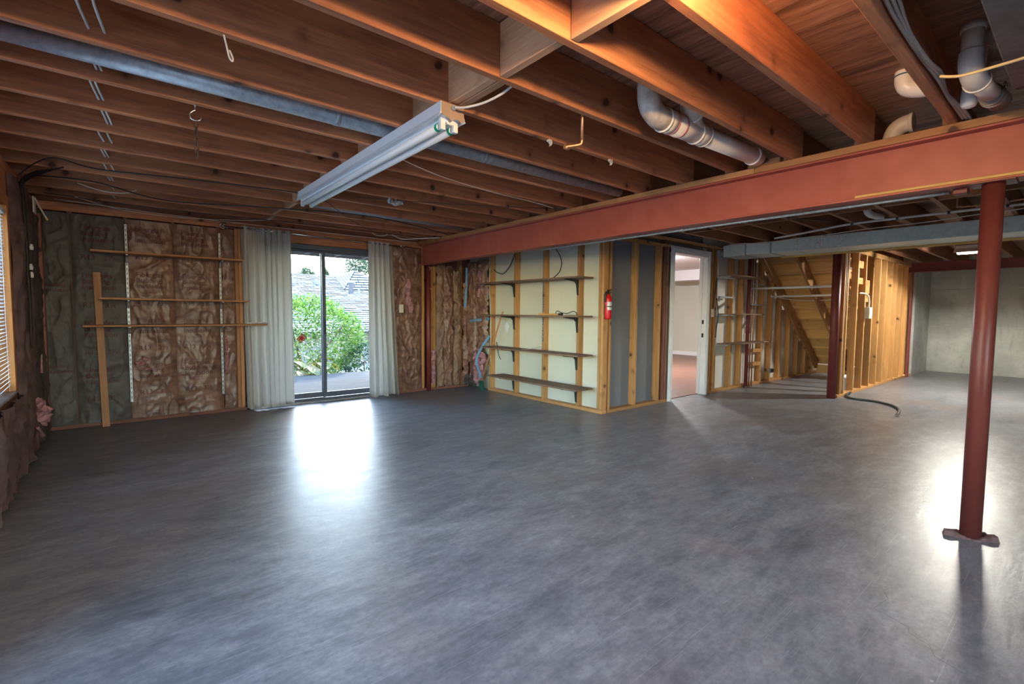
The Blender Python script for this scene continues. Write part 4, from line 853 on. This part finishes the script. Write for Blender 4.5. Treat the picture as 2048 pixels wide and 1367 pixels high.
# ---- right bay: rectangular duct, conduit
gd = thing('air_duct', 'long rectangular galvanized air duct hung under the right joists', 'duct', (7.3, 1.5, 2.07))
lum('duct_body', 7.10, 7.62, -2.6, 3.62, 2.068, 2.232, 'galv_duct', gd, .004)
for y in (3.28, 2.93): lum('duct_joint', 7.092, 7.628, y, y+.018, 2.062, 2.235, 'galv', gd, .002)
lum('duct_joint', 7.09, 7.63, 2.60, 2.63, 2.06, 2.236, 'foil', gd, .002)
for (y0, y1, z0, z1) in ((2.30, 2.37, 2.068, 2.225), (2.04, 2.11, 2.068, 2.225), (2.11, 2.30, 2.068, 2.095), (2.11, 2.30, 2.20, 2.222)): lum('foil_tape', 7.094, 7.1, y0, y1, z0, z1, 'foil', gd, 0)
lum('duct_flange', 7.60, 7.625, -2.6, 3.0, 2.04, 2.0665, 'lath', gd, 0)
cdz = ZJ-.013
cn = thing('conduit', 'white plastic conduit pipe clipped across the right joists', 'conduit', (6.4, 1.0, cdz))
tube('pipe', [(6.62, 2.7, cdz-.035), (6.52, 2.2, cdz-.012), (6.40, 1.8, cdz), (6.38, 1.2, cdz), (6.40, .5, cdz), (6.45, -.4, cdz)], .012, 'paper', cn, 10)
for yf in RJ[1:5]: lum('clip', 6.36, 6.42, yf-.03, yf-.01, cdz-.016, cdz+.0125, 'plastic_black', cn, 0)
tag(tube('cable', [(7.06, 3.63, 2.19), (7.04, 3.4, 2.235), (7.03, 3.0, 2.205), (7.03, 2.6, 2.222), (7.0, 2.2, 2.225), (6.9, 1.8, 2.228), (6.8, 1.2, 2.22), (6.7, .8, 2.225), (6.6, .2, 2.225)], .005, 'wire_white', None, 6), 'white wire strung along the front of the galvanized duct', 'cable')
tag(tube('cable', [(4.9, 2.45, cz), (5.2, 2.2, cz-.01), (5.7, 2.0, cz-.012), (6.1, 1.9, cz)], .004, 'wire_black', None, 6), 'thin black wire under the right joists', 'cable')
cl_ = thing('copper_pipe', 'copper pipe loop between the right joists behind the front column', 'pipe', (6.29, .86, 2.25)); tube('pipe', [(6.25, .90, 2.42), (6.25, .90, 2.27), (6.26, .88, 2.25), (6.3, .70, 2.25), (6.3, .35, 2.26)], .009, 'copper', cl_, 8); tube('coupling', [(6.27, .85, 2.25), (6.275, .82, 2.25)], .012, 'copper', cl_, 8, False)
ec = thing('beam_conduit', 'thin grey conduit along the underside of the red beam', 'conduit', (BX+.05, 2, 1.89)); tube('pipe', [(BX+.055, .56, 1.895), (BX+.055, 3.9, 1.895)], .009, 'galv', ec, 8, False); lum('clamp', BX+.035, BX+.075, 2.2, 2.22, 1.884, 1.9045, 'galv', ec)

# ---- far fluorescent lamp in the concrete room
fl = thing('fluorescent_fixture', 'lit fluorescent lamp under the far joists in the concrete room', 'light fixture', (9.6, 1.1, ZJ))
lum('housing', 9.54, 9.66, .94, 1.36, ZJ-.045, ZJ-.001, 'enamel', fl); lathe('tube', [(.012, 0), (.014, .004), (.014, .34), (.012, .344)], emis('lit_fluorescent_tube', (1, .95, .84), TUBE_POWER), fl, (9.6, .975, ZJ-.072), 14, 'Y')
prism('reflector', [(9.44, ZJ-.11), (9.54, ZJ-.046), (9.66, ZJ-.046), (9.76, ZJ-.11), (9.757, ZJ-.112), (9.658, ZJ-.049), (9.542, ZJ-.049), (9.443, ZJ-.112)], .93, 1.37, 'enamel', fl)
for y in (.953, 1.328): lum('socket', 9.585, 9.615, y, y+.018, ZJ-.09, ZJ-.05, 'enamel', fl)

# ---- bulb near the camera that lights the joists orange (just above the frame)
lb2 = thing('bulb_lamp', 'bare bulb in a porcelain holder between the near joists', 'lamp', (1.22, .76, ZS))
lathe('lamp_holder', [(.028, -.10), (.034, -.06), (.05, -.03), (.055, -.001)], 'enamel', lb2, (1.22, .76, ZS), 20)
tube('pigtail', [(1.22, .76, ZS-.09), (1.22, .76, ZS-.20)], .016, 'enamel', lb2, 12, False)
lathe('bulb', [(.014, -.30), (.026, -.29), (.031, -.27), (.028, -.245), (.016, -.21), (.013, -.19)], emis('lit_bulb', (1, .62, .30), BULB_POWER), lb2, (1.22, .76, ZS), 20)

# ---- beside the stair: little shelves, pipes, rods, switches
for lab, z, x1 in (('small shelf board on white brackets beside the doorway, topmost', 1.80, 8.22), ('small shelf board beside the doorway, the middle one', 1.22, 8.24), ('small shelf board beside the doorway, the lowest', .765, 8.44)):
    t = thing('wall_shelf', lab, 'shelf', (7.7, YD-.1, z)); y0 = YD-.27 if z > 1.5 else YD-.24
    lum('shelf_board', 7.13, x1, y0, YD-.006, z-.018, z, 'shelf_grey', t); lum('bracket', 7.10, 7.125, YD-.20, YD-.006, z-.035, z-.0185, 'galv', t)
    lum('bracket', 7.13, 7.6, YD-.03, YD-.01, z-.04, z-.0185, 'paper', t)
t = thing('shelf_bracket', 'bare metal bracket between the small shelves beside the doorway', 'bracket', (7.3, YD-.05, 1.47)); lum('arm', 7.12, 7.56, YD-.03, YD-.012, 1.46, 1.485, 'galv', t); lum('web', 7.12, 7.16, YD-.03, YD-.012, 1.40, 1.46, 'galv', t)
t = thing('shelf_standard', 'slotted metal standard beside the doorway carrying the small shelves', 'standard', (7.12, YD-.006, 0)); lum('rail', 7.085, 7.107, YD-.012, YD-.0045, .6, 2.0, 'galv', t)
t = thing('waste_pipe', 'dark red vertical waste pipe beside the small shelves', 'pipe', (8.12, YD-.05, 0)); lathe('pipe', [(.03, 0), (.03, 2.235)], 'red_steel_dark', t, (8.08, YD-.04, 0), 20); lathe('hub', [(.036, .9), (.036, 1.0)], 'red_steel_dark', t, (8.08, YD-.04, 0), 20); lathe('floor_collar', [(.045, 0), (.04, .03)], 'rubble', t, (8.08, YD-.04, 0), 20)
for x, lab in ((8.22, 'vertical copper pipe next to the dark red waste pipe'), (8.31, 'second vertical copper pipe next to the dark red waste pipe')):
    t = thing('copper_pipe', lab, 'pipe', (x, YD-.03, 0)); tube('pipe', [(x, YD-.03, 0), (x, YD-.03, 2.235)], .011, 'copper', t, 10, False); lathe('coupling', [(.014, 1.3), (.014, 1.36)], 'copper', t, (x, YD-.03, 0), 10)
for (x0, y0, x1, y1, z, lab) in ((8.20, YD-.005, 8.21, YR+.09, 1.637, 'upper white hanging rod across the stair bay'), (9.02, YD-.005, 8.80, YR+.09, 1.53, 'lower white hanging rod across the stair bay')):
    t = thing('hanging_rod', lab, 'rod', ((x0+x1)/2, 3, z)); tube('rod', [(x0, y0, z), (x1, y1, z)], .017, 'white', t, 14, False); tube('end_cup', [(x0, y0, z), (x0, y0-.02, z)], .025, 'paper', t, 14, False)
for z, lab in ((1.70, 'short metal pipe strap beside the copper pipes, upper'), (1.36, 'short metal pipe strap beside the copper pipes, lower')):
    t = thing('pipe_strap', lab, 'strap', (8.2, YD-.08, z)); lum('strap', 8.02, 8.55, YD-.115, YD-.10, z, z+.02, 'galv', t); lum('tab', 8.5, 8.54, YD-.10, YD-.001, z, z+.02, 'galv', t)
t = thing('light_switch', 'ivory light switch right of the white doorway', 'switch', (6.97, YD-.01, 1.22)); lum('plate', 6.935, 7.005, YD-.022, YD-.0045, 1.165, 1.285, 'ivory', t); lum('toggle', 6.963, 6.977, YD-.034, YD-.022, 1.21, 1.24, 'ivory', t)
t = thing('junction_box', 'metal electrical box high on the stud right of the doorway', 'box', (7.09, YD-.03, 2.06)); lum('box', 7.06, 7.14, YD-.05, YD-.0045, 2.06, 2.17, 'galv', t); lum('outlet', 7.10, 7.13, YD-.056, YD-.05, 2.09, 2.14, 'ivory', t)
tag(tube('cable', [(7.07, YD-.012, 1.75), (7.0, YD-.03, 1.55), (6.97, YD-.015, 1.3)], .006, 'wire_black'), 'black cable bowing down to the light switch by the doorway', 'cable')
tag(tube('cable', [(7.08, YD-.012, 1.45), (7.07, YD-.05, 1.2), (7.07, YD-.03, 1.02), (7.09, YD-.01, .85)], .007, 'wire_black'), 'black cable hanging on the stud beside the small shelves', 'cable')
tag(tube('cable', [(8.35, 3.56, 2.15), (8.75, 3.57, 1.85), (8.95, 3.6, 1.55), (9.3, 3.3, 1.46), (9.3, 2.8, 1.47), (9.1, 2.5, 1.47)], .006, 'wire_white', None, 6), 'white cable looping along the stair underside', 'cable')
tag(tube('cable', [(9.18, YD-.01, 1.45), (9.15, YD-.012, 1.0), (9.1, YD-.012, .5), (9.15, YD-.01, .3), (9.12, YD-.02, .2)], .007, 'wire_white', None, 6), 'white cable running down the studs below the stair', 'cable')
t = thing('junction_box', 'small metal box low on the studs below the stair', 'box', (9.1, YD-.03, .2)); lum('box', 9.02, 9.16, YD-.05, YD-.002, .17, .25, 'galv', t); lum('cover', 9.03, 9.15, YD-.054, YD-.05, .18, .24, 'iron', t)
t = thing('junction_box', 'white electrical box on the open stud wall with a bent conduit', 'box', (9.3, YR-.03, 1.25)); lum('box', 9.22, 9.36, YR-.065, YR-.001, 1.16, 1.34, 'ivory', t); lum('cover', 9.23, 9.35, YR-.07, YR-.065, 1.17, 1.33, 'paper', t)
tube('conduit', [(9.3, YR-.03, 1.33), (9.3, YR-.035, 1.44), (9.26, YR-.02, 1.53), (9.2, YR+.02, 1.56), (9.1, YR+.05, 1.56)], .013, 'ivory', t)
tag(tube('cable', [(8.30, YR+.02, 2.15), (8.31, YR+.01, 1.6), (8.29, YR+.02, .9), (8.31, YR+.01, .05)], .012, 'ivory', None, 8), 'pale cable running down beside the dark red middle column', 'cable')
ho = thing('hose', 'grey rubber hose lying curved on the floor by the middle column', 'hose', (7.9, 1.9, 0))
tube('hose', [(8.62, 2.33, .03), (8.45, 2.32, .03), (8.27, 2.27, .02), (8.14, 2.16, .017), (8.15, 2.0, .016), (8.13, 1.86, .016), (7.95, 1.67, .016), (7.72, 1.55, .016), (7.45, 1.49, .016), (7.22, 1.46, .016)], .015, 'hose', ho, 10)
for a, b in (((8.66, 2.33, .03), (8.58, 2.33, .03)), ((7.23, 1.462, .016), (7.17, 1.447, .016))): tube('hose_fitting', [a, b], .019, 'chrome', ho, 10, False)

# ================================================================== OUTDOORS
dk = struct(mk('deck', None)); tag(dk, 'weathered pale deck outside the sliding door')
n = 0; y = YB+.15
while y < 9.72:
    lum('deck_board', -3, 7.5, y, y+.135, -.09, -.05, 'deckwood', dk, .004); y += .142; n += 1
struct(lum('ground', -60, 70, -60, 70, -1.4, -1.2, 'soil', bev=0)); struct(lum('garden_bed', -6, 9, 9.75, 13.0, -1.19, -.30, 'soil', bev=0))
pr = struct(mk('porch_roof', None)); tag(pr, 'open porch roof with rafters above the deck')
lum('roof_board', -3, 7.5, YB+.15, 8.9, 2.30, 2.33, 'porchwood', pr, 0); lum('fascia', -3, 7.5, 8.9, 8.94, 2.18, 2.33, 'porchwood', pr)
for k in range(18): lum('rafter', -2.6+.52*k, -2.555+.52*k, YB+.15, 8.9, 2.20, 2.299, 'porchwood', pr)
# neighbour's house, lower down the slope
hs = thing('neighbour_house', 'neighbouring house with a pale shingled roof beyond the garden', 'house', (6, 16, -1.2))
ry0, rz0, ry1, rz1 = 13.2, .62, 20.0, 2.66
lum('wall', -8, 22, ry0+.5, ry0+.6, -1.2, rz0+.12, 'stucco', hs, 0); lum('wall', 21.9, 22, ry0+.6, 26, -1.2, rz0, 'stucco', hs, 0)
mobj('roof', [(-9, ry0, rz0), (23, ry0, rz0), (23, ry1, rz1), (-9, ry1, rz1), (-9, 26.8, rz0), (23, 26.8, rz0)], [(0, 1, 2, 3), (3, 2, 5, 4)], 'shingle_gap', hs)
def shingles(name, o, du, dv, nrm, nrow, rowh, cw, width_fn, parent):
    o, du, dv, nrm = Vector(o), Vector(du).normalized(), Vector(dv).normalized(), Vector(nrm).normalized(); vs, fs = [], []
    for r in range(nrow):
        u0, u1 = width_fn(r/nrow); u = u0-(r % 2)*cw*.5
        while u < u1:
            a, b = max(u+.012, u0), min(u+cw-.012, u1)
            if b-a > .03:
                lift = .02+.018*random.random(); g = random.uniform(-.008, .008)
                p = [o+du*a+dv*(r*rowh+g+.02)+nrm*lift, o+du*b+dv*(r*rowh+g+.02)+nrm*lift, o+du*b+dv*((r+1)*rowh)+nrm*.006, o+du*a+dv*((r+1)*rowh)+nrm*.006]
                q = [x-nrm*.016 for x in p[:2]]; n0 = len(vs); vs += p+q; fs += [(n0, n0+1, n0+2, n0+3), (n0+4, n0+5, n0+1, n0)]
            u += cw
    return tag(mobj(name, vs, fs, 'shingle', parent), kind='stuff')
dvv = Vector((0, ry1-ry0, rz1-rz0)); nrw = 34
shingles('roof_shingles', (-2, ry0, rz0), (1, 0, 0), dvv, (0, -dvv.z, dvv.y), nrw, dvv.length/nrw, .33, lambda t: (0, 14), hs)
# hipped dormer roof on the right of that roof
A = Vector((7.32, 18.5, 2.80)); B = Vector((7.02, 19.9, 2.63)); Cc = Vector((6.58, 17.7, 2.0)); D = Vector((8.4, 17.9, 2.06)); E2 = Vector((8.6, 19.9, 2.65))
mobj('dormer_roof', [A, B, Cc, D, E2], [(0, 1, 2), (0, 2, 3), (0, 3, 4)], 'shingle_gap', hs)
def tri_shingles(name, a, b, c, rows):
    """rows parallel to bc, apex a"""
    vs, fs = [], []; nrm = (b-a).cross(c-a).normalized()
    if nrm.z < 0: nrm = -nrm
    for r in range(rows):
        t0, t1 = (r+.15)/rows, (r+1)/rows
        p0, p1 = a+(b-a)*t0, a+(c-a)*t0; q0, q1 = a+(b-a)*t1, a+(c-a)*t1; m = max(1, int((q1-q0).length/.3))
        for k in range(m):
            s0, s1 = (k+.04)/m, (k+.96)/m; n0 = len(vs)
            vs += [q0+(q1-q0)*s0+nrm*.03, q0+(q1-q0)*s1+nrm*.03, p0+(p1-p0)*s1+nrm*.008, p0+(p1-p0)*s0+nrm*.008]; fs.append((n0, n0+1, n0+2, n0+3))
    return tag(mobj(name, vs, fs, 'shingle', hs), kind='stuff')
tri_shingles('dormer_shingles', A, B, Cc, 8); tri_shingles('dormer_shingles', A, Cc, D, 8)
def roofz(y): return rz0+(rz1-rz0)*(y-ry0)/(ry1-ry0)
lathe('vent_pipe', [(.085, -.1), (.085, .36), (.13, .37), (.13, .46), (.06, .48)], 'roofpipe', hs, (6.67, 17.3, roofz(17.3)), 14); lathe('vent_pipe', [(.035, -.1), (.035, .27)], 'roofpipe', hs, (6.88, 17.1, roofz(17.1)), 10)
for x in (5.75, 4.75): lum('roof_vent', x, x+.3, 18.3, 18.6, roofz(18.4), roofz(18.4)+.16, 'roofpipe', hs)

def foliage(name, center, rad, n, size, mat, parent, seed, inner=.62):
    rnd = random.Random(seed); vs, fs = [], []; c = Vector(center)
    for k in range(n):
        d = Vector((rnd.gauss(0, 1), rnd.gauss(0, 1), rnd.gauss(0, 1))).normalized()
        bump_ = 1+.22*nz(d.x*2.2+seed, d.y*2.2, d.z*2.2)+.1*nz(d.x*6, d.y*6+seed, d.z*6)
        r_ = rnd.uniform(inner, 1.0)**.5*bump_; p = c+Vector((d.x*rad[0], d.y*rad[1], d.z*rad[2]))*r_
        dr = (d+Vector((rnd.gauss(0, .7), rnd.gauss(0, .7), rnd.gauss(.2, .7)))).normalized(); sd = dr.cross(Vector((rnd.gauss(0, 1), rnd.gauss(0, 1), rnd.gauss(0, 1)))).normalized()
        L = size*rnd.uniform(.6, 1.3); n0 = len(vs)
        vs += [p, p+dr*L*.5+sd*L*.26, p+dr*L, p+dr*L*.5-sd*L*.26]; fs.append((n0, n0+1, n0+2, n0+3))
    return tag(mobj(name, vs, fs, mat, parent), kind='stuff')
bs = thing('garden_bush', 'large round green bush behind the deck', 'bush', (3.25, 11.1, -.3))
foliage('foliage', (3.2, 11.1, .55), (1.32, 1.05, .98), 17000, .062, 'leaf', bs, 3)
for k in range(7): tube('stem', [(3.2+.1*math.cos(k), 11.1+.1*math.sin(k), -.35), (3.2+.5*math.cos(k*2.1), 11.1+.45*math.sin(k*2.1), .4), (3.2+.9*math.cos(k*2.1), 11.1+.7*math.sin(k*2.1), .9)], [.03-.001*i for i in range(13)], 'bark', bs, 6)
b2 = thing('garden_bush', 'small blue-green shrub with reddish leaves at the right of the large bush', 'bush', (4.35, 10.9, -.3)); foliage('foliage', (4.45, 10.75, .06), (.5, .45, .42), 1500, .08, 'leaf_blue', b2, 8)
tube('stem', [(4.45, 10.75, -.35), (4.42, 10.75, .1)], .02, 'bark', b2, 6, False)
hp = thing('broad_leaf_plant', 'low plant with large variegated yellow and green leaves by the deck edge', 'plant', (2.85, 10.05, -.3))
for k in range(34):
    rnd = random.Random(k+100); a = 2*PI*k/34*2.4+rnd.uniform(-.3, .3); el = rnd.uniform(.1, 1.0); L = rnd.uniform(.22, .34); bx0 = Vector((2.9+.42*rnd.uniform(-1, 1), 10.08+.12*rnd.uniform(-1, 1), -.32)); h = rnd.uniform(.2, .56)
    tip = bx0+Vector((math.cos(a)*.16, math.sin(a)*.12, h)); dr = Vector((math.cos(a)*math.cos(el), math.sin(a)*math.cos(el), math.sin(el)*.3-.35)).normalized(); sd = dr.cross(Vector((0, 0, 1))).normalized(); upn = sd.cross(dr)
    vs, fs = [], []
    for i in range(7):
        t = i/6; wdt = L*.36*math.sin(PI*min(1, t*.93+.07))**.7; p = tip+dr*(L*t)+Vector((0, 0, -.16*t*t*L*2))
        vs += [p+sd*wdt+upn*.02, p-upn*.004, p-sd*wdt+upn*.02]
        if i: q = 3*i-3; fs += [(q, q+1, q+4, q+3), (q+1, q+2, q+5, q+4)]
    lf = mobj('leaf', vs, fs, 'hosta', hp, True); tube('stalk', [bx0, (bx0+tip)/2+Vector((0, 0, .03)), tip], .006, 'hosta', lf, 5, True, 3)
for (x, y, z, r, lab, sd_) in ((8.2, 27.6, 3.05, (.42, .4, .5), 'far tree showing above the ridge left of the door mullion', 11), (9.15, 27.6, 3.05, (.25, .25, .5), 'far narrow tree showing above the ridge right of the door mullion', 12), (11.3, 28.0, 3.85, (1.0, .8, 1.0), 'far taller tree above the hipped roof at the right of the door', 13)):
    t = thing('garden_tree', lab, 'tree', (x, y, -1.2)); foliage('crown', (x, y, z), r, 3200 if r[0] > .8 else 1500, .13, 'leaf_far', t, sd_, .02); tube('trunk', [(x, y, -1.2), (x, y, z)], .1, 'bark', t, 8, False)
